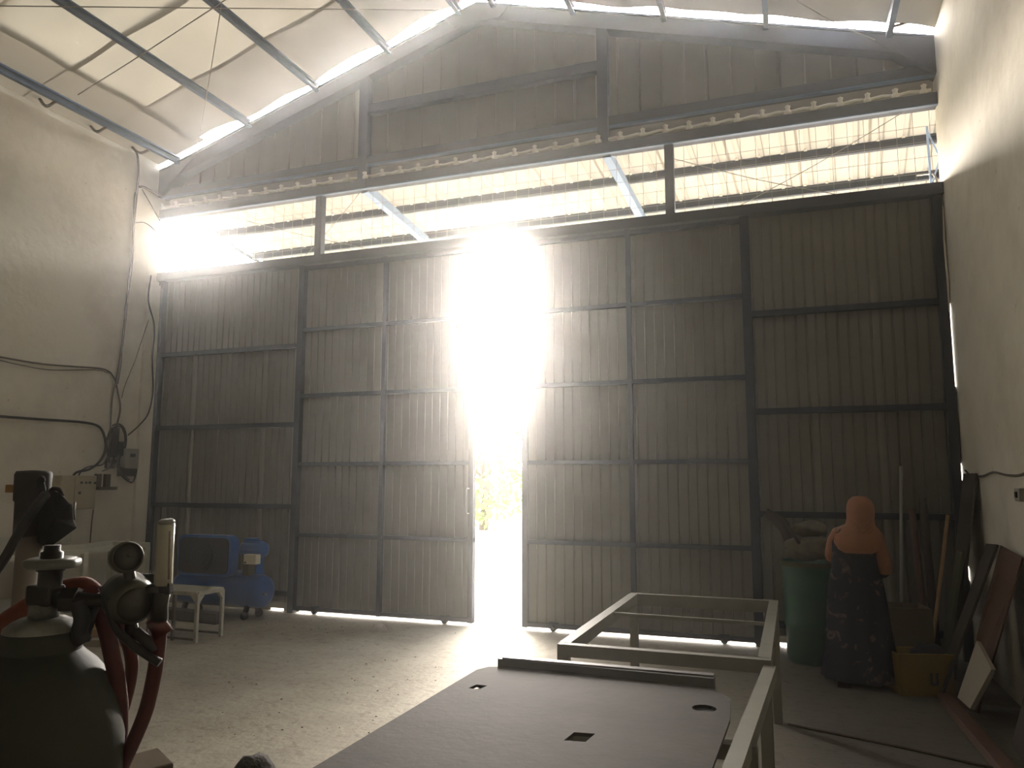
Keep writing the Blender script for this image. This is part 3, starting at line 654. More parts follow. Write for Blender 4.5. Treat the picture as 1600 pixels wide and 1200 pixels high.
tag(bb.build('floor_grit', 'stone'), 'small dark crumbs of grit scattered over the floor', 'grit', None, 'stuff')

# ================================================================ FRAME AND PLATE TABLE
fr = thing('table_frame', (-0.6, 4.7, 0), 'empty pale steel table frame with one thin crossbar, beyond the plate table', 'table frame')
fx0, fx1, fy0, fy1, zt = -1.15, -0.13, 3.83, 5.66, 0.80
MB().beam((fx0, fy0, zt-0.03), (fx1, fy0, zt-0.03), 0.05, 0.06).build('near_rail', 'frame', fr)
MB().beam((fx0, fy1, zt-0.04), (fx1, fy1, zt-0.04), 0.05, 0.08).build('far_rail', 'frame', fr)
for xx in (fx0+0.025, fx1-0.03): MB().beam((xx, fy0+0.03, zt-0.035), (xx, fy1-0.03, zt-0.035), 0.06, 0.07).build('side_rail', 'frame', fr)
MB().beam((fx0+0.05, 4.85, zt-0.015), (fx1-0.05, 4.82, zt-0.015), 0.02, 0.02).build('crossbar', 'frame', fr)
for xx in (fx0+0.025, fx1-0.03):
    for yy in (fy0+0.01, fy1-0.01): MB().beam((xx, yy, 0), (xx, yy, zt-0.04), 0.055, 0.055, (0, 1, 0)).build('leg', 'frame', fr)
MB().beam((fx0+0.03, fy0+0.03, 0.12), (fx0+0.03, fy1, 0.12), 0.03, 0.03).build('lower_rail', 'frame', fr)

pt = thing('plate_table', (-0.8, 2.0, 0), 'heavy steel plate table with slots and a round hole, nearest the viewer', 'table')
px0, px1, py1, zt = -1.36, -0.20, 3.36, 0.78
py0 = 1.35
# plate outline with a cut far corner, holes cut through as real openings
def plate():
    me = bpy.data.meshes.new('plate_top'); bm = bmesh.new()
    out = [(px0, py0), (px1-0.09, py0), (px1-0.045, py1-0.45), (px1-0.06, py1-0.20), (px1-0.14, py1-0.04), (px0+0.32, py1+0.0), (px0+0.10, py1-0.0), (px0+0.03, py1-0.03), (px0, py1-0.10)]
    holes = [[(-0.735, 2.50), (-0.665, 2.51), (-0.655, 2.60), (-0.725, 2.59)], [(-0.345+0.045*math.cos(a_), 3.02+0.045*math.sin(a_)) for a_ in [i*math.pi/6 for i in range(12)]], [(-1.275, 2.965), (-1.225, 2.965), (-1.215, 3.03), (-1.265, 3.03)]]
    es = []
    for lp_ in [out]+holes:
        vs_ = [bm.verts.new((x_-pt.location.x, y_-pt.location.y, zt)) for x_, y_ in lp_]
        es += [bm.edges.new((vs_[i], vs_[(i+1) % len(vs_)])) for i in range(len(vs_))]
    bmesh.ops.triangle_fill(bm, use_beauty=True, use_dissolve=False, edges=es)
    r_ = bmesh.ops.extrude_face_region(bm, geom=bm.faces[:])
    for v_ in [g_ for g_ in r_['geom'] if isinstance(g_, bmesh.types.BMVert)]: v_.co.z -= 0.012
    bmesh.ops.recalc_face_normals(bm, faces=bm.faces); bm.to_mesh(me); bm.free()
    me.materials.append(M['plate']); o = bpy.data.objects.new('plate_top', me); COL.objects.link(o); o.parent = pt; ORG[o.name] = Vector(pt.location); return o
plate()
MB().beam((-1.30, 3.39, zt+0.0), (-0.34, 3.37, zt+0.0), 0.05, 0.06).build('far_edge_bar', 'angle', pt)
MB().box((-1.28, 3.37, zt+0.03), (-0.345, 3.41, zt+0.036)).build('edge_flange', 'angle', pt)
MB().beam((-0.262, py0, zt-0.03), (-0.135, 3.80, zt-0.03), 0.055, 0.06).build('side_rail', 'frame', pt)
MB().beam((px0+0.12, py0+0.05, zt-0.05), (px0+0.12, py1-0.05, zt-0.05), 0.05, 0.06).build('side_rail', 'frame', pt)
for yy in (py0+0.1, 2.75): MB().beam((px0+0.12, yy, zt-0.05), (-0.15, yy, zt-0.05), 0.05, 0.05).build('cross_rail', 'frame', pt)
for xx, yy in ((px0+0.12, py0+0.1), (px0+0.12, 3.2), (-0.258, py0+0.1), (-0.173, 2.75)): MB().beam((xx, yy, 0), (xx, yy, zt-0.04), 0.055, 0.055, (0, 1, 0)).build('leg', 'frame', pt)
MB().lathe((-0.345, 3.02, zt-0.03), [(0.001, 0), (0.044, 0), (0.044, 0.018), (0.001, 0.018)], (0, 0, 1), 16).build('hole_plug', 'rubber', pt)
MB().prism([(-0.19, 2.05, zt-0.02), (-0.17, 2.95, zt-0.02), (-0.175, 2.5, zt-0.25), (-0.18, 2.05, zt-0.35)], (0, 0, 0), (0.006, 0, 0)).build('side_apron', 'rust', pt)

# ================================================================ GREEN BARREL
bx, by, br = 0.10, 7.62, 0.235
ba = thing('barrel', (bx, by, 0), 'tall green plastic barrel beside the woman', 'barrel')
MB().lathe((bx, by, 0), [(0.001, 0.0), (br*0.86, 0.0), (br*0.92, 0.02), (br*0.94, 0.30), (br*0.98, 0.32), (br*0.95, 0.35), (br*0.97, 0.62), (br*1.01, 0.64), (br*0.98, 0.67), (br*0.99, 0.84), (br*1.05, 0.85), (br*1.05, 0.89), (br*0.98, 0.89), (br*0.94, 0.80), (0.001, 0.78)], n=40).build('body', 'barrel', ba)
MB().lathe((bx, by, 0.845), [(br*1.06, 0), (br*1.08, 0.01), (br*1.08, 0.035), (br*1.06, 0.045)], n=40).build('rim_band', 'greenish', ba)
# sacks and branches lying on the barrel
def lump(c, s, seed, name, m, label, cat, amp=0.18, n=20):
    me = bpy.data.meshes.new(name); bm = bmesh.new(); bmesh.ops.create_icosphere(bm, subdivisions=3, radius=1); rnd_ = random.Random(seed); ph = [rnd_.uniform(0, 6) for _ in range(6)]
    for v in bm.verts:
        q = v.co.copy(); k = 1+amp*(math.sin(q.x*3.1+ph[0])*math.cos(q.y*2.7+ph[1])+0.5*math.sin(q.z*6+ph[2]+q.x*4)+0.3*math.sin(q.y*11+ph[3]))
        v.co = Vector((q.x*s[0]*k, q.y*s[1]*k, q.z*s[2]*k))
    bm.to_mesh(me); bm.free(); me.materials.append(M[m])
    for p in me.polygons: p.use_smooth = True
    o = bpy.data.objects.new(name, me); COL.objects.link(o); o.location = c; ORG[o.name] = Vector(c); return tag(o, label, cat)
lump((bx+0.05, by, 1.0), (0.22, 0.16, 0.12), 3, 'dirty_sack', 'sack', 'crumpled dirty sack stuffed into the top of the green barrel', 'sack')
lump((bx+0.02, by+0.02, 1.17), (0.17, 0.12, 0.07), 8, 'dirty_sack', 'sack', 'smaller crumpled sack on top of the barrel pile', 'sack')
tag(MB().tube(smooth([(bx-0.10, by, 0.93), (bx-0.17, by+0.02, 1.10), (bx-0.22, by+0.02, 1.22), (bx-0.36, by+0.04, 1.31)], 4), [0.055+0.006*math.sin(i) for i in range(13)], 8).build('rolled_sheet', 'wood2'), 'dark bent roll leaning out of the green barrel', 'roll')
tag(MB().tube(smooth([(bx-0.02, by-0.1, 0.93), (bx-0.10, by-0.12, 1.10), (bx-0.20, by-0.1, 1.24)], 4), 0.018, 6).build('bent_stick', 'wood2'), 'dark stick rising out of the green barrel', 'stick')

# ================================================================ PERSON
def loft(rings, n=36):
    """rings: (centre, rx, ry, fold amplitude, fold count, phase)"""
    b_ = MB(); vs = []
    for c, rx, ry, fa, fc, ph in rings:
        for k in range(n):
            a_ = 2*math.pi*k/n; q = 1+fa*math.sin(fc*a_+ph)+fa*0.5*math.sin((fc*2+1)*a_+ph*2)
            vs.append((c[0]+rx*q*math.cos(a_), c[1]+ry*q*math.sin(a_), c[2]))
    m = len(rings)
    b_.add(vs, [(i*n+k, i*n+(k+1) % n, (i+1)*n+(k+1) % n, (i+1)*n+k) for i in range(m-1) for k in range(n)], True); return b_
def skin(name, verts, edges, radii, m, parent=None, root=0, sub=2, o0=Vector((0, 0, 0))):
    me = bpy.data.meshes.new(name); me.from_pydata([Vector(v)-o0 for v in verts], edges, []); me.update()
    o = bpy.data.objects.new(name, me); COL.objects.link(o); me.materials.append(M[m])
    s_ = o.modifiers.new('skin', 'SKIN'); s_.use_smooth_shade = True; s_.branch_smoothing = 0.6
    sv = me.skin_vertices[0].data
    for i, r in enumerate(radii): sv[i].radius = (r, r) if not isinstance(r, tuple) else r; sv[i].use_root = (i == root)
    q = o.modifiers.new('sub', 'SUBSURF'); q.levels = sub; q.render_levels = sub; o.parent = parent
    return o
PX_, PY_ = 0.44, 6.90
o0 = Vector((PX_, PY_, 0))
LD = 0.05
V = [(0, 0, 0.80), (0, 0, 0.95), (0, 0.0, 1.08), (0.01, 0, 1.20), (0.03, 0.02, 1.27), (0.055, 0.03, 1.33), (0.065, 0.04, 1.41),    # 0-6 spine, neck, head
     (-0.13, 0.0, 1.20), (-0.16, 0.03, 1.02), (-0.15, 0.20, 0.93), (-0.13, 0.26, 0.93),                                     # 7-10 arm by the barrel
     (0.17, 0.0, 1.19), (0.21, -0.01, 0.98), (0.22, 0.16, 0.86), (0.20, 0.22, 0.85),                                        # 11-14 other arm
     (-0.09, 0, 0.74), (-0.10, 0.0, 0.42), (-0.10, -0.03, 0.09), (-0.11, 0.10, 0.035),                                       # 15-18 leg
     (0.09, 0, 0.74), (0.10, 0.02, 0.42), (0.10, 0.01, 0.09), (0.11, 0.14, 0.035)]
Ed = [(0, 1), (1, 2), (2, 3), (3, 4), (4, 5), (5, 6), (3, 7), (7, 8), (8, 9), (9, 10), (3, 11), (11, 12), (12, 13), (13, 14), (0, 15), (15, 16), (16, 17), (17, 18), (0, 19), (19, 20), (20, 21), (21, 22)]
Rd = [(0.14, 0.10), (0.125, 0.095), (0.14, 0.10), (0.12, 0.085), 0.050, 0.075, 0.088, 0.055, 0.042, 0.030, 0.026, 0.055, 0.042, 0.030, 0.026, 0.085, 0.055, 0.036, 0.030, 0.085, 0.055, 0.036, 0.030]
person = skin('person', V, Ed, Rd, 'skin', None, 0, 2); person.location = o0; ORG[person.name] = o0
tag(person, 'woman seen from behind in a peach headscarf and long dark patterned dress', 'person')
def hand(base, dirv, side):
    base = Vector(base); d_ = Vector(dirv).normalized(); s_ = Vector((side, 0, 0)); dn = Vector((0, -0.15, -1)).normalized()
    vs = [base, base+d_*0.055]; es = [(0, 1)]; rs = [(0.030, 0.016), (0.034, 0.015)]
    for k in range(4):
        ln = (0.062, 0.070, 0.066, 0.052)[k]; b0 = base+d_*0.060+s_*(0.028-0.019*k); p1 = b0+d_*ln*0.45; p2 = p1+(d_*0.8+dn*0.6).normalized()*ln*0.32; p3 = p2+(d_*0.4+dn*0.9).normalized()*ln*0.28
        i = len(vs); vs += [b0, p1, p2, p3]; es += [(1, i), (i, i+1), (i+1, i+2), (i+2, i+3)]; rs += [0.010, 0.0085, 0.008, 0.007]
    i = len(vs); t0 = base+d_*0.018+s_*0.030; vs += [t0, t0+s_*0.022+d_*0.025, t0+s_*0.024+d_*0.050]; es += [(0, i), (i, i+1), (i+1, i+2)]; rs += [0.012, 0.010, 0.008]
    return skin('hand', vs, es, rs, 'skin', person, 0, 1)
hand((-0.13, 0.26, 0.93), (0.1, 1, -0.25), 1); hand((0.20, 0.22, 0.85), (-0.1, 1, -0.3), -1)
# face details (she looks away from the camera)
hc = Vector((0.065, 0.04, 1.40))
bb = MB(); bb.prism([(hc.x-0.012, hc.y+0.085, hc.z-0.02), (hc.x+0.012, hc.y+0.085, hc.z-0.02), (hc.x, hc.y+0.085, hc.z+0.025)], (0, 0, 0), (0, 0.022, -0.004)); 
def rel(mb): mb.v = [(v[0]+o0.x, v[1]+o0.y, v[2]+o0.z) for v in mb.v]; return mb
rel(bb).build('nose', 'skin', person)
for sx in (-0.032, 0.032): rel(MB().lathe((hc.x+sx, hc.y+0.082, hc.z+0.012), [(0.001, 0), (0.010, 0.001), (0.008, 0.006), (0.001, 0.008)], (0, 1, 0), 10)).build('eye', 'button', person)
rel(MB().box((hc.x-0.022, hc.y+0.078, hc.z-0.048), (hc.x+0.022, hc.y+0.088, hc.z-0.040))).build('mouth', 'wood1', person)
R_ = []
for z, cx_, rx, ry, fa, ph in ((0.055, 0.01, 0.30, 0.22, 0.045, 0.0), (0.12, 0.01, 0.285, 0.21, 0.040, 0.3), (0.28, 0.005, 0.255, 0.195, 0.035, 0.6), (0.45, 0.0, 0.235, 0.18, 0.030, 0.8), (0.62, 0.0, 0.222, 0.165, 0.022, 1.0), (0.78, 0.0, 0.205, 0.150, 0.015, 1.1), (0.92, 0.0, 0.175, 0.135, 0.010, 1.2), (1.02, 0.0, 0.178, 0.13, 0.006, 1.3), (1.12, 0.0, 0.182, 0.122, 0.004, 1.3), (1.20, 0.01, 0.165, 0.10, 0.0, 1.3), (1.245, 0.02, 0.09, 0.07, 0.0, 1.3)):
    R_.append(((cx_, 0.0, z), rx, ry, fa, 9, ph))
dr = rel(loft(R_)).build('long_dress', 'dress', person); tag(dr, 'long dark dress with a faint pale pattern')
# sleeves: peach upper sleeve, dark lower
for pts, rs in ((((-0.085, -0.01, 1.200), (-0.135, 0.0, 1.13), (-0.165, 0.02, 1.02), (-0.165, 0.08, 0.985)), (0.058, 0.060, 0.054, 0.048)),
                (((0.120, -0.01, 1.20), (0.170, -0.01, 1.12), (0.215, -0.02, 0.97), (0.225, 0.01, 0.89)), (0.058, 0.060, 0.055, 0.050))):
    P_ = smooth(pts, 4); rr_ = [rs[min(3, int(i/4))]+(rs[min(3, int(i/4)+1)]-rs[min(3, int(i/4))])*((i % 4)/4) for i in range(len(P_))]
    rel(MB().tube(P_, rr_, 16)).build('sleeve', 'scarf', person)
for pts in (((-0.165, 0.05, 1.0), (-0.155, 0.15, 0.955), (-0.14, 0.23, 0.935)), ((0.225, -0.0, 0.92), (0.22, 0.10, 0.88), (0.21, 0.19, 0.855))):
    rel(MB().tube(smooth(pts, 4), [0.052-0.0015*i for i in range(9)], 14)).build('under_sleeve', 'dress', person)
# headscarf: close over the crown, falling over shoulders and back
R_ = []
for z, cx_, cy_, rx, ry, fa, ph in ((1.04, 0.03, -0.045, 0.120, 0.115, 0.05, 0.4), (1.065, 0.03, -0.035, 0.165, 0.130, 0.045, 0.5), (1.12, 0.03, -0.02, 0.192, 0.140, 0.03, 0.7), (1.18, 0.035, -0.005, 0.185, 0.130, 0.025, 0.9), (1.225, 0.045, 0.01, 0.145, 0.115, 0.025, 1.1),
                                   (1.255, 0.055, 0.02, 0.112, 0.108, 0.02, 1.3), (1.30, 0.062, 0.03, 0.105, 0.112, 0.012, 1.5), (1.36, 0.066, 0.032, 0.108, 0.118, 0.01, 1.7), (1.42, 0.066, 0.035, 0.102, 0.112, 0.012, 1.9), (1.46, 0.064, 0.038, 0.082, 0.092, 0.015, 2.1), (1.485, 0.064, 0.04, 0.05, 0.058, 0.015, 2.2), (1.493, 0.064, 0.04, 0.004, 0.004, 0, 0)):
    R_.append(((cx_, cy_-0.006, z), rx, ry, fa, 7, ph))
hs = rel(loft(R_, 40)).build('headscarf', 'scarf', person); tag(hs, 'peach headscarf falling over the shoulders')
for q in range(3):
    rel(MB().tube(smooth([(0.0+0.02*q, -0.095, 1.30-0.03*q), (0.06, -0.125, 1.24-0.035*q), (0.13, -0.10, 1.28-0.03*q)], 4), 0.006, 6)).build('scarf_fold', 'scarf', person)
for sx, dy in ((-0.13, 0.02), (0.10, 0.08)):
    rel(MB().box((sx-0.05, dy-0.16, 0.0), (sx+0.05, dy+0.10, 0.028))).build('sandal', 'wood2', person, bevel=0.01)

# ================================================================ BOXES, CRATE, STICKS, BOARDS
def face_box(name, p0, p1, ztop, depth, m, label, cat, th=0.0, open_top=True):
    """open box: front face from floor points p0 to p1, walls and bottom as parts"""
    p0 = Vector(p0); p1 = Vector(p1); t = thing(name, (p0+p1)/2, label, cat); u = (p1-p0); L = u.length; u.normalize(); v = Vector((-u.y, u.x, 0)); w = 0.012
    f_ = 1.06
    MB().beam(p0+v*depth/2+Vector((0, 0, 0.006+p0.z)), p1+v*depth/2+Vector((0, 0, 0.006+p0.z)), depth-0.01, 0.012).build('bottom', m, t)
    for a_, b_, nm in ((p0, p1, 'front_panel'), (p0+v*depth, p1+v*depth, 'back_panel'), (p0+u*w, p0+u*w+v*depth, 'side_panel'), (p1-u*w, p1-u*w+v*depth, 'side_panel')):
        MB().beam(Vector((a_.x, a_.y, ztop/2)), Vector((b_.x, b_.y, ztop/2)), w, ztop).build(nm, m, t, bevel=0.003)
    return t, u, v
cr, u, v = face_box('plastic_crate', (0.70, 6.66, 0), (1.08, 6.78, 0), 0.30, 0.30, 'yellow', 'yellow plastic crate marked with a dark letter, on the floor', 'crate')
MB().beam(Vector((0.69, 6.645, 0.295)), Vector((1.09, 6.77, 0.295)), 0.03, 0.03).build('rim', 'yellow', cr)
c_ = Vector((0.935, 6.725, 0.13)); nn = -v
for A, B in (((-0.022, 0.045), (-0.022, -0.036)), ((-0.026, -0.040), (0.026, -0.040)), ((0.022, -0.036), (0.022, 0.045))):
    a_ = c_+u*A[0]+Vector((0, 0, A[1]))+nn*0.010; b_ = c_+u*B[0]+Vector((0, 0, B[1]))+nn*0.010
    MB().beam(a_, b_, 0.008, 0.016).build('letter_stroke', 'button', cr)
cbx, u, v = face_box('cardboard_box', (0.62, 7.12, 0), (1.02, 7.18, 0), 0.58, 0.32, 'card', 'tall brown cardboard box behind the yellow crate', 'box')
MB().box((0.70, 7.30, 0.10), (0.95, 7.40, 0.50)).build('inner_flap', 'card', cbx)
tag(lump((0.93, 6.90, 0.27), (0.12, 0.10, 0.09), 12, 'rubber_scrap', 'rubber', 'dark rag heaped in the yellow crate', 'rag'), None)
def stick(name, a_, b_, r, m, label, cat='stick', n=8): return tag(MB().tube([a_, (Vector(a_)+Vector(b_))/2+Vector((0.004, 0, 0.002)), b_], r, n).build(name, m), label, cat)
stick('pale_pole', (0.80, 7.52, 0.0), (0.96, D-0.03, 1.75), 0.014, 'galv', 'thin pale pole leaning on the door wall behind the box', 'pole')
stick('timber_batten', (1.02, 7.55, 0.0), (1.03, D-0.03, 1.35), 0.030, 'wood1', 'thick reddish batten leaning behind the cardboard box', 'batten')
stick('orange_pole', (0.98, 7.35, 0.0), (1.32, D-0.05, 1.30), 0.016, 'wood3', 'orange pole leaning at an angle towards the plain wall', 'pole')
stick('round_post', (1.10, 7.62, 0.0), (1.12, D-0.04, 1.45), 0.035, 'wood2', 'dark round post leaning beside the reddish batten', 'post')
def slab(name, pts, th, m, label, cat='board'):
    """leaning board given by its four outline corners"""
    p = [Vector(q) for q in pts]; nrm = (p[1]-p[0]).cross(p[-1]-p[0]).normalized()
    return tag(MB().prism(p, (0, 0, 0), nrm*th).build(name, m, bevel=0.002), label, cat)
W_ = XR-0.01
slab('leaning_board', [(W_-0.30, 7.35, 0), (W_-0.30, 7.78, 0), (W_-0.02, 7.92, 1.68), (W_-0.02, 7.42, 1.68)], 0.02, 'wood2', 'tallest dark board leaning in the corner beside the fixed panel')
slab('leaning_board', [(W_-0.42, 7.15, 0), (W_-0.42, 7.35, 0), (W_-0.17, 7.60, 1.03), (W_-0.17, 7.36, 1.03)], 0.025, 'greenish', 'narrow greenish board leaning low against the wall')
slab('leaning_board', [(W_-0.50, 6.70, 0), (W_-0.50, 6.95, 0), (W_-0.04, 7.12, 1.12), (W_-0.04, 6.78, 1.14)], 0.02, 'wood2', 'dark brown board leaning between the greenish and reddish boards')
slab('leaning_board', [at(1500, 1105, Z=0.0), at(1530, 1115, Z=0.0), at(1600, 872, X=W_-0.02), at(1566, 853, X=W_-0.02)], 0.018, 'wood1', 'reddish brown board leaning against the wall below the switch')
slab('leaning_board', [(1.14, 4.55, 0), (1.20, 5.72, 0), (W_-0.01, 5.80, 0.78), (W_-0.01, 4.50, 0.86)], 0.02, 'wood2', 'wide dark board leaning against the wall, nearest the viewer')
slab('pale_offcut', [at(1503, 1092, X=1.06), at(1523, 1110, X=1.085), at(1557, 1048, X=1.19), at(1533, 1003, X=1.19)], 0.03, 'paleboard', 'pale rectangular offcut propped on its corner against the boards', 'offcut')
tag(MB().beam((0.98, 6.62, 0.03), (1.05, 4.9, 0.03), 0.09, 0.06).build('floor_plank', 'wood1', bevel=0.004), 'long reddish plank lying on the floor along the boards', 'plank')
tag(MB().tube(smooth([(-0.1, 5.62, 0.008), (0.5, 5.42, 0.008), (1.0, 5.2, 0.008)], 5), 0.010, 6).build('floor_cable', 'rust'), 'thin brown hose lying across the dim floor', 'hose')
# right wall fittings
sb = thing('wall_switch', at(1597, 773, X=XR), 'small grey switch box on the plain wall', 'switch')
e = at(1597, 773, X=XR); MB().box((XR-0.035, e.y-0.07, e.z-0.045), (XR, e.y+0.05, e.z+0.045)).build('housing', 'boxgrey', sb, bevel=0.006)
MB().box((XR-0.045, e.y-0.03, e.z-0.02), (XR-0.035, e.y+0.01, e.z+0.02)).build('rocker', 'button', sb)
line('wall_cable', [at(a_, b_, X=XR-0.012) for a_, b_ in ((1508, 735), (1517, 743), (1535, 744), (1552, 738), (1572, 742), (1590, 743), (1606, 738))], 0.009, 'brown_cable', 'loose cable crossing the plain wall above the leaning boards')
line('wall_cable', [at(a_, b_, X=XR-0.012) for a_, b_ in ((1433, 274), (1456, 272), (1463, 280), (1465, 292))], 0.010, 'brown_cable', 'short curved cable at the top corner of the fixed panel')

# ================================================================ GAS CYLINDER WITH REGULATOR (nearest, left)
c0 = at(66, 985, d=1.1); gx_, gy_ = c0.x, c0.y
gc = thing('gas_cylinder', (gx_, gy_, 0), 'grey green gas cylinder with a scuffed collar and handwheel valve', 'gas cylinder')
zc = c0.z
MB().lathe((gx_, gy_, 0), [(0.001, 0), (0.10, 0.0), (0.114, 0.02), (0.116, 0.05), (0.116, zc-0.155), (0.112, zc-0.125), (0.104, zc-0.095), (0.090, zc-0.066), (0.074, zc-0.046), (0.060, zc-0.034), (0.052, zc-0.026)], n=56).build('cylinder_body', 'cylinder', gc)
MB().lathe((gx_, gy_, zc), [(0.053, -0.036), (0.053, -0.006), (0.050, 0.000), (0.001, 0.001)], n=40).build('neck_ring', 'cylinder', gc)
MB().lathe((gx_, gy_, zc), [(0.050, 0.000), (0.049, 0.006), (0.040, 0.013), (0.030, 0.018), (0.001, 0.019)], n=40).build('collar_top', 'neck', gc)
v0 = at(72, 950, d=1.1); vz = v0.z
vx, vy = at(76, 930, d=1.1).xy
def mk(x_, y_, prof, name, m, n=24, axis=(0, 0, 1), z=0.0): return MB().lathe((x_, y_, z), prof, axis, n).build(name, m, gc)
mk(gx_, gy_, [(0.001, 0), (0.020, 0), (0.020, 0.018), (0.016, 0.020), (0.001, 0.02)], 'valve_base', 'neck', z=zc+0.018)
zb = zc+0.035
MB().box((gx_-0.022, gy_-0.016, zb), (gx_+0.024, gy_+0.016, zb+0.030)).build('valve_body', 'brassdark', gc, bevel=0.005)
mk(gx_+0.008, gy_, [(0.016, 0), (0.016, 0.020), (0.019, 0.022), (0.019, 0.034), (0.015, 0.036), (0.015, 0.048), (0.011, 0.050), (0.011, 0.058), (0.001, 0.058)], 'valve_bonnet', 'brassdark', z=zb+0.028)
hz0 = at(74, 880, d=1.1).z
R_ = []
bb = MB(); n_ = 60; prof = []
for r, h in ((0.001, -0.002), (0.016, -0.003), (0.028, -0.006), (0.034, -0.007), (0.037, -0.002), (0.036, 0.004), (0.030, 0.007), (0.012, 0.006), (0.001, 0.005)): prof.append((r, h))
bb.lathe((gx_+0.010, gy_, hz0), prof, (0, 0, 1), n_)
for i, v in enumerate(bb.v):   # scalloped rim
    dx, dy = v[0]-gx_-0.010, v[1]-gy_; rr0 = math.hypot(dx, dy)
    if rr0 > 0.027:
        k = 1+0.035*math.cos(6*math.atan2(dy, dx)); bb.v[i] = (gx_+0.010+dx*k, gy_+dy*k, v[2])
bb.build('handwheel', 'wheel', gc)
mk(gx_+0.010, gy_, [(0.001, 0), (0.006, 0), (0.006, 0.008), (0.001, 0.009)], 'spindle_nut', 'brassdark', 8, z=hz0+0.004)

# regulator: hangs on the valve outlet
def q3(px_, py_, d_=1.1): return at(px_, py_, d=d_)
rg = thing('gas_regulator', q3(205, 940), 'two gauge gas regulator with an upright flow tube screwed to the cylinder valve', 'regulator')
MB().tube([q3(88, 938), q3(118, 938), q3(150, 938), q3(178, 938)], [0.012, 0.014, 0.010, 0.012], 16).build('inlet_stem', 'brassdark', rg)
MB().lathe(q3(100, 938), [(0.001, 0), (0.019, 0), (0.019, 0.022), (0.001, 0.022)], Rv, 6, False).build('inlet_nut', 'brassdark', rg)
tocam = (CAM-q3(205, 945)).normalized()
fx = (tocam + Rv*0.30 - Uv*0.35).normalized()
rb = MB().lathe(q3(204, 938)-fx*0.035, [(0.001, 0), (0.030, 0), (0.035, 0.006), (0.035, 0.022), (0.032, 0.040), (0.030, 0.052), (0.024, 0.056), (0.001, 0.056)], fx, 40).build('diaphragm_housing', 'gauge', rg)
MB().lathe(q3(204, 938)+fx*0.0215, [(0.001, 0), (0.0235, 0), (0.0235, 0.003), (0.001, 0.003)], fx, 32).build('housing_cap', 'gaugeface', rb)
g1 = (tocam*0.9 + Rv*0.25).normalized()
ga = MB().lathe(q3(197, 871)-g1*0.012, [(0.001, 0), (0.0205, 0), (0.0225, 0.004), (0.0225, 0.020), (0.021, 0.023), (0.019, 0.023), (0.019, 0.020)], g1, 36).build('pressure_gauge', 'gauge', rg)
MB().lathe(q3(197, 871)+g1*0.006, [(0.001, 0), (0.0195, 0), (0.0195, 0.002), (0.001, 0.003)], g1, 32).build('dial_glass', 'gaugeface', ga)
MB().lathe(q3(199, 869)+g1*0.009, [(0.001, 0), (0.0025, 0), (0.0025, 0.002), (0.001, 0.002)], g1, 10).build('dial_pin', 'button', ga)
MB().beam(q3(199, 869)+g1*0.010, q3(192, 861)+g1*0.010, 0.0012, 0.001).build('needle', 'button', ga)
MB().tube([q3(201, 890), q3(203, 905), q3(204, 915)], 0.008, 12).build('gauge_stem', 'brassdark', rg)
MB().tube([q3(226, 925), q3(240, 922), q3(252, 920)], 0.010, 12).build('outlet_arm', 'brassdark', rg)
MB().beam(q3(240, 922), q3(268, 918), 0.016, 0.018).build('flow_block', 'brassdark', rg, bevel=0.002)
# flow tube: square clear column
ft = MB().tube([q3(255, 913), q3(257, 860), q3(260, 818)], [0.0125, 0.0125, 0.012], 8).build('flow_tube', 'tube', rg)
MB().lathe(q3(260, 818), [(0.001, 0.0), (0.012, 0.0), (0.012, 0.003), (0.009, 0.006), (0.001, 0.006)], Uv, 8).build('tube_cap', 'galv', rg)
MB().tube([q3(264, 905, 1.088), q3(266, 830, 1.088)], 0.0018, 6).build('scale_rod', 'paleboard', ft)
MB().tube([q3(252, 924), q3(250, 945), q3(248, 968)], [0.013, 0.011, 0.013], 12).build('hose_barb', 'brassdark', rg)
MB().tube([q3(240, 965), q3(256, 992)], [0.012, 0.014], 12).build('hose_clamp', 'redhose', rg)
MB().tube([q3(205, 968), q3(206, 990), q3(207, 1003)], [0.008, 0.010, 0.006], 10).build('adjusting_screw', 'brassdark', rg)
MB().tube([q3(212, 985, 1.09), q3(232, 1005, 1.09), q3(240, 1018, 1.09)], [0.007, 0.009, 0.007], 10).build('relief_valve', 'greyplastic', rg)
# hoses and cables
def hose(pts, r, m, label, name='hose', cat='hose', d_=1.12, n=12): return tag(MB().tube(smooth([q3(*p) if len(p) == 3 else q3(p[0], p[1], d_) for p in pts], 5), r, n).build(name, m), label, cat)
hose([(140, 925, 1.10), (152, 945), (166, 985), (176, 1030), (184, 1070), (188, 1120, 1.13), (184, 1180, 1.16), (170, 1260, 1.2)], 0.0115, 'redhose', 'red hose hugging the cylinder shoulder, innermost of three')
hose([(150, 920, 1.14), (176, 960, 1.14), (198, 1000, 1.15), (206, 1035, 1.15), (203, 1065, 1.16), (193, 1105, 1.17), (180, 1150, 1.18), (165, 1220, 1.2)], 0.0095, 'redhose', 'red hose curving down between the other two red hoses')
hose([(248, 960, 1.10), (249, 985, 1.10), (246, 1020, 1.10), (240, 1060, 1.10), (228, 1110, 1.11), (210, 1155, 1.12), (188, 1205, 1.14), (170, 1260, 1.16)], 0.0105, 'redhose', 'red hose dropping from the upright flow tube')
hose([(-30, 992, 1.2), (0, 975, 1.19), (40, 950, 1.18), (85, 925, 1.17), (130, 915, 1.16), (152, 930, 1.15)], 0.0135, 'orangehose', 'orange hose coming in behind the cylinder valve')
hose([(-30, 1010, 1.26), (0, 985, 1.25), (40, 962, 1.24), (70, 950, 1.23)], 0.012, 'orangehose', 'second orange hose lying just under the first')
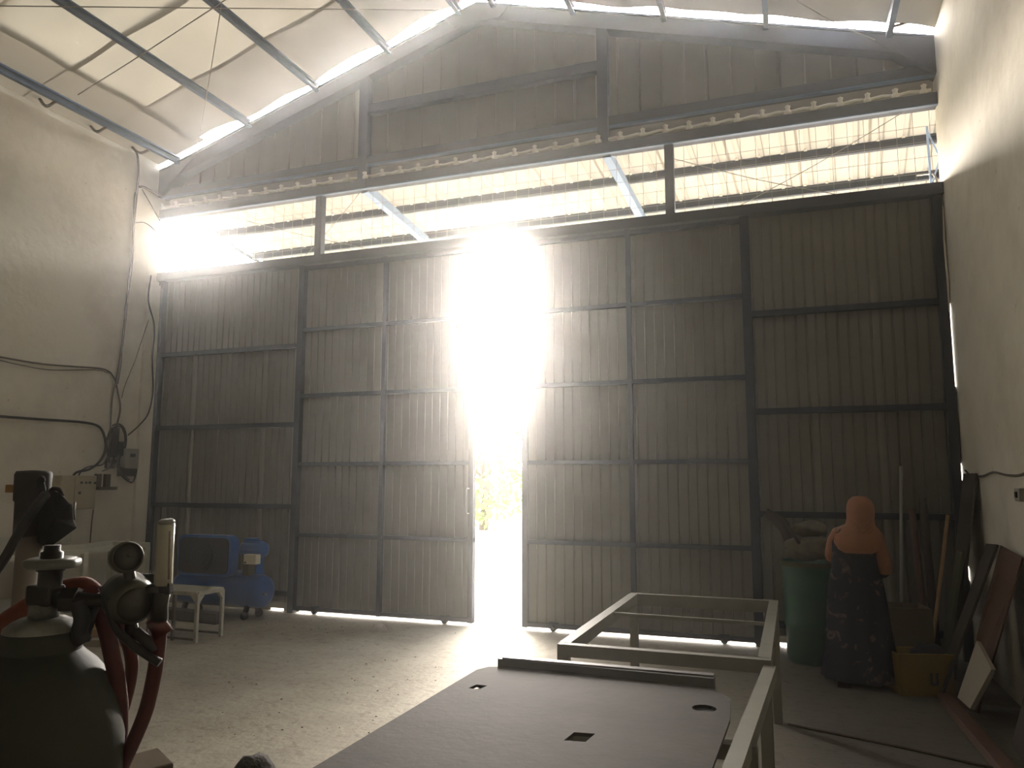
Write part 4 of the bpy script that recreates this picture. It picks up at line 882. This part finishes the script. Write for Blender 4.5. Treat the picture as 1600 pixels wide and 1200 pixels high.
hose([(236, 905, 1.13), (205, 905, 1.14), (178, 912, 1.13), (158, 930, 1.12), (146, 950, 1.11), (138, 975, 1.11), (132, 1000, 1.11)], 0.008, 'black', 'black looped hose around the back of the regulator')
hose([(176, 930, 1.08), (172, 955, 1.08), (184, 985, 1.08), (208, 1008, 1.08), (232, 1025, 1.08), (250, 1036, 1.08)], 0.006, 'brassdark', 'dark bent lever hanging below the regulator', 'lever', 'lever')
hose([(120, 940, 1.09), (128, 965, 1.09), (124, 990, 1.09), (132, 1005, 1.09)], 0.011, 'black', 'black rubber sleeve hanging off the valve outlet', 'rubber_sleeve', 'sleeve')
hose([(-12, 900, 1.35), (10, 868, 1.36), (34, 825, 1.38), (58, 790, 1.40), (72, 772, 1.42)], 0.0085, 'black', 'black cable slanting up to the capped pole', 'cable', 'cable')

# capped pole with a black bag
pp = at(42, 900, d=1.45); bx_, by_ = pp.x, pp.y
po = thing('capped_pole', (bx_, by_, 0), 'pale upright pipe with a stepped dark grey cap behind the gas cylinder', 'pole')
zt1 = at(42, 836, d=1.45).z; zt2 = at(36, 785, d=1.45).z; zt3 = at(36, 741, d=1.45).z
MB().lathe((bx_, by_, 0), [(0.001, 0), (0.022, 0), (0.022, zt1+0.02), (0.001, zt1+0.02)], n=28).build('pipe', 'pvc', po)
MB().lathe((bx_-0.003, by_, 0), [(0.022, zt1-0.005), (0.027, zt1), (0.028, zt2), (0.031, zt2+0.004), (0.032, zt3), (0.029, zt3+0.006), (0.001, zt3+0.008)], n=32).build('cap', 'greyplastic', po)
MB().box((bx_-0.05, by_-0.02, zt3-0.035), (bx_-0.032, by_, zt3-0.020)).build('side_tab', 'wood3', po)
# bag as an irregular pouch
e = at(88, 812, d=1.45); bb = MB()
outl = [(60, 790), (66, 768), (74, 774), (84, 766), (96, 772), (108, 785), (114, 790), (115, 812), (120, 825), (110, 832), (84, 851), (70, 854), (58, 848), (56, 820)]
front = [at(x_, y_, d=1.43) for x_, y_ in outl]; back = [at(x_, y_, d=1.53) for x_, y_ in outl]
ctr_f = at(86, 812, d=1.385); ctr_b = at(86, 812, d=1.56); n_ = len(outl)
mf = [p.lerp(ctr_f, 0.45)+(ctr_f-p).normalized()*0.0 for p in front]; mbk = [p.lerp(ctr_b, 0.45) for p in back]
bb.add(front+back+mf+mbk+[ctr_f, ctr_b], [(i, (i+1) % n_, n_+(i+1) % n_, n_+i) for i in range(n_)]+[(i, 2*n_+i, 2*n_+(i+1) % n_, (i+1) % n_) for i in range(n_)]+[(n_+i, n_+(i+1) % n_, 3*n_+(i+1) % n_, 3*n_+i) for i in range(n_)]
       + [(2*n_+i, 4*n_, 2*n_+(i+1) % n_) for i in range(n_)]+[(3*n_+i, 3*n_+(i+1) % n_, 4*n_+1) for i in range(n_)], False)
bag = thing('black_bag', e, 'black faceted bag hanging from the capped pole by a knotted handle', 'bag')
bb.build('pouch', 'bag', bag, bevel=0.003)
MB().tube(smooth([at(62, 800, d=1.45), at(60, 785, d=1.45), at(66, 770, d=1.45), at(63, 752, d=1.45), at(69, 747, d=1.45)], 4), [0.007]*16+[0.002], 8).build('knotted_handle', 'bag', bag)
MB().tube(smooth([at(78, 772, d=1.44), at(82, 764, d=1.44), at(92, 765, d=1.44), at(97, 775, d=1.44)], 4), 0.004, 8).build('handle_loop', 'bag', bag)
MB().tube([at(117, 784, d=1.44), at(116, 798, d=1.44), at(117, 812, d=1.44)], 0.0022, 6).build('pale_edge', 'galv', bag)

# lumps at the bottom edge
def boxlump(pts, ctr, name, m, label, cat):
    pass
p0 = at(245, 1215, d=1.5)
bb = MB(); a_, b_, c_, d__ = at(205, 1186, d=2.0), at(244, 1168, d=2.05), at(272, 1192, d=2.0), at(285, 1194, d=1.95)
base = [Vector((q.x, q.y, 0)) for q in (a_, b_, c_)]
tag(MB().prism([a_, b_, c_, Vector((c_.x, c_.y, 0)), Vector((a_.x, a_.y, 0))], (0, 0, 0), Vector((-0.1, -0.25, 0))).build('cardboard_carton', 'card', bevel=0.004), 'open brown carton whose peaked flap shows beside the cylinder', 'carton')
e = at(397, 1205, d=2.0); 
o = lump((e.x, e.y, e.z-0.10), (0.075, 0.07, 0.14), 21, 'dark_lump', 'stone', 'rough dark lump on a low block at the bottom edge of the view', 'lump', 0.10)
tag(MB().box((e.x-0.13, e.y-0.12, 0), (e.x+0.13, e.y+0.12, e.z-0.20)).build('low_block', 'rust', bevel=0.01), 'rusty low block holding the rough dark lump', 'block')


# ---------------------------------------------------------------- haze volume added to imitate lens glare at the openings
hz = MB().box((XL+0.02, YB+0.05, 0.02), (XR-0.02, D-0.16, 5.5))
hm = bpy.data.materials.new('glare_volume'); hm.use_nodes = True
n = hm.node_tree.nodes; l = hm.node_tree.links; n.remove(n['Principled BSDF'])
v1 = n.new('ShaderNodeVolumeScatter'); v1.inputs['Anisotropy'].default_value = 0.95; v1.inputs['Density'].default_value = HAZE; v1.inputs['Color'].default_value = (1, 0.99, 0.97, 1)
v2 = n.new('ShaderNodeVolumeScatter'); v2.inputs['Anisotropy'].default_value = 0.82; v2.inputs['Density'].default_value = HAZE*0.38; v2.inputs['Color'].default_value = (1, 0.99, 0.97, 1)
va = n.new('ShaderNodeAddShader'); l.new(v1.outputs[0], va.inputs[0]); l.new(v2.outputs[0], va.inputs[1])
l.new(va.outputs[0], n['Material Output'].inputs['Volume'])
M['haze'] = hm
ho = hz.build('glare_haze', 'haze'); tag(ho, 'thin added haze that imitates lens glare around the bright openings', 'haze', None, 'stuff')
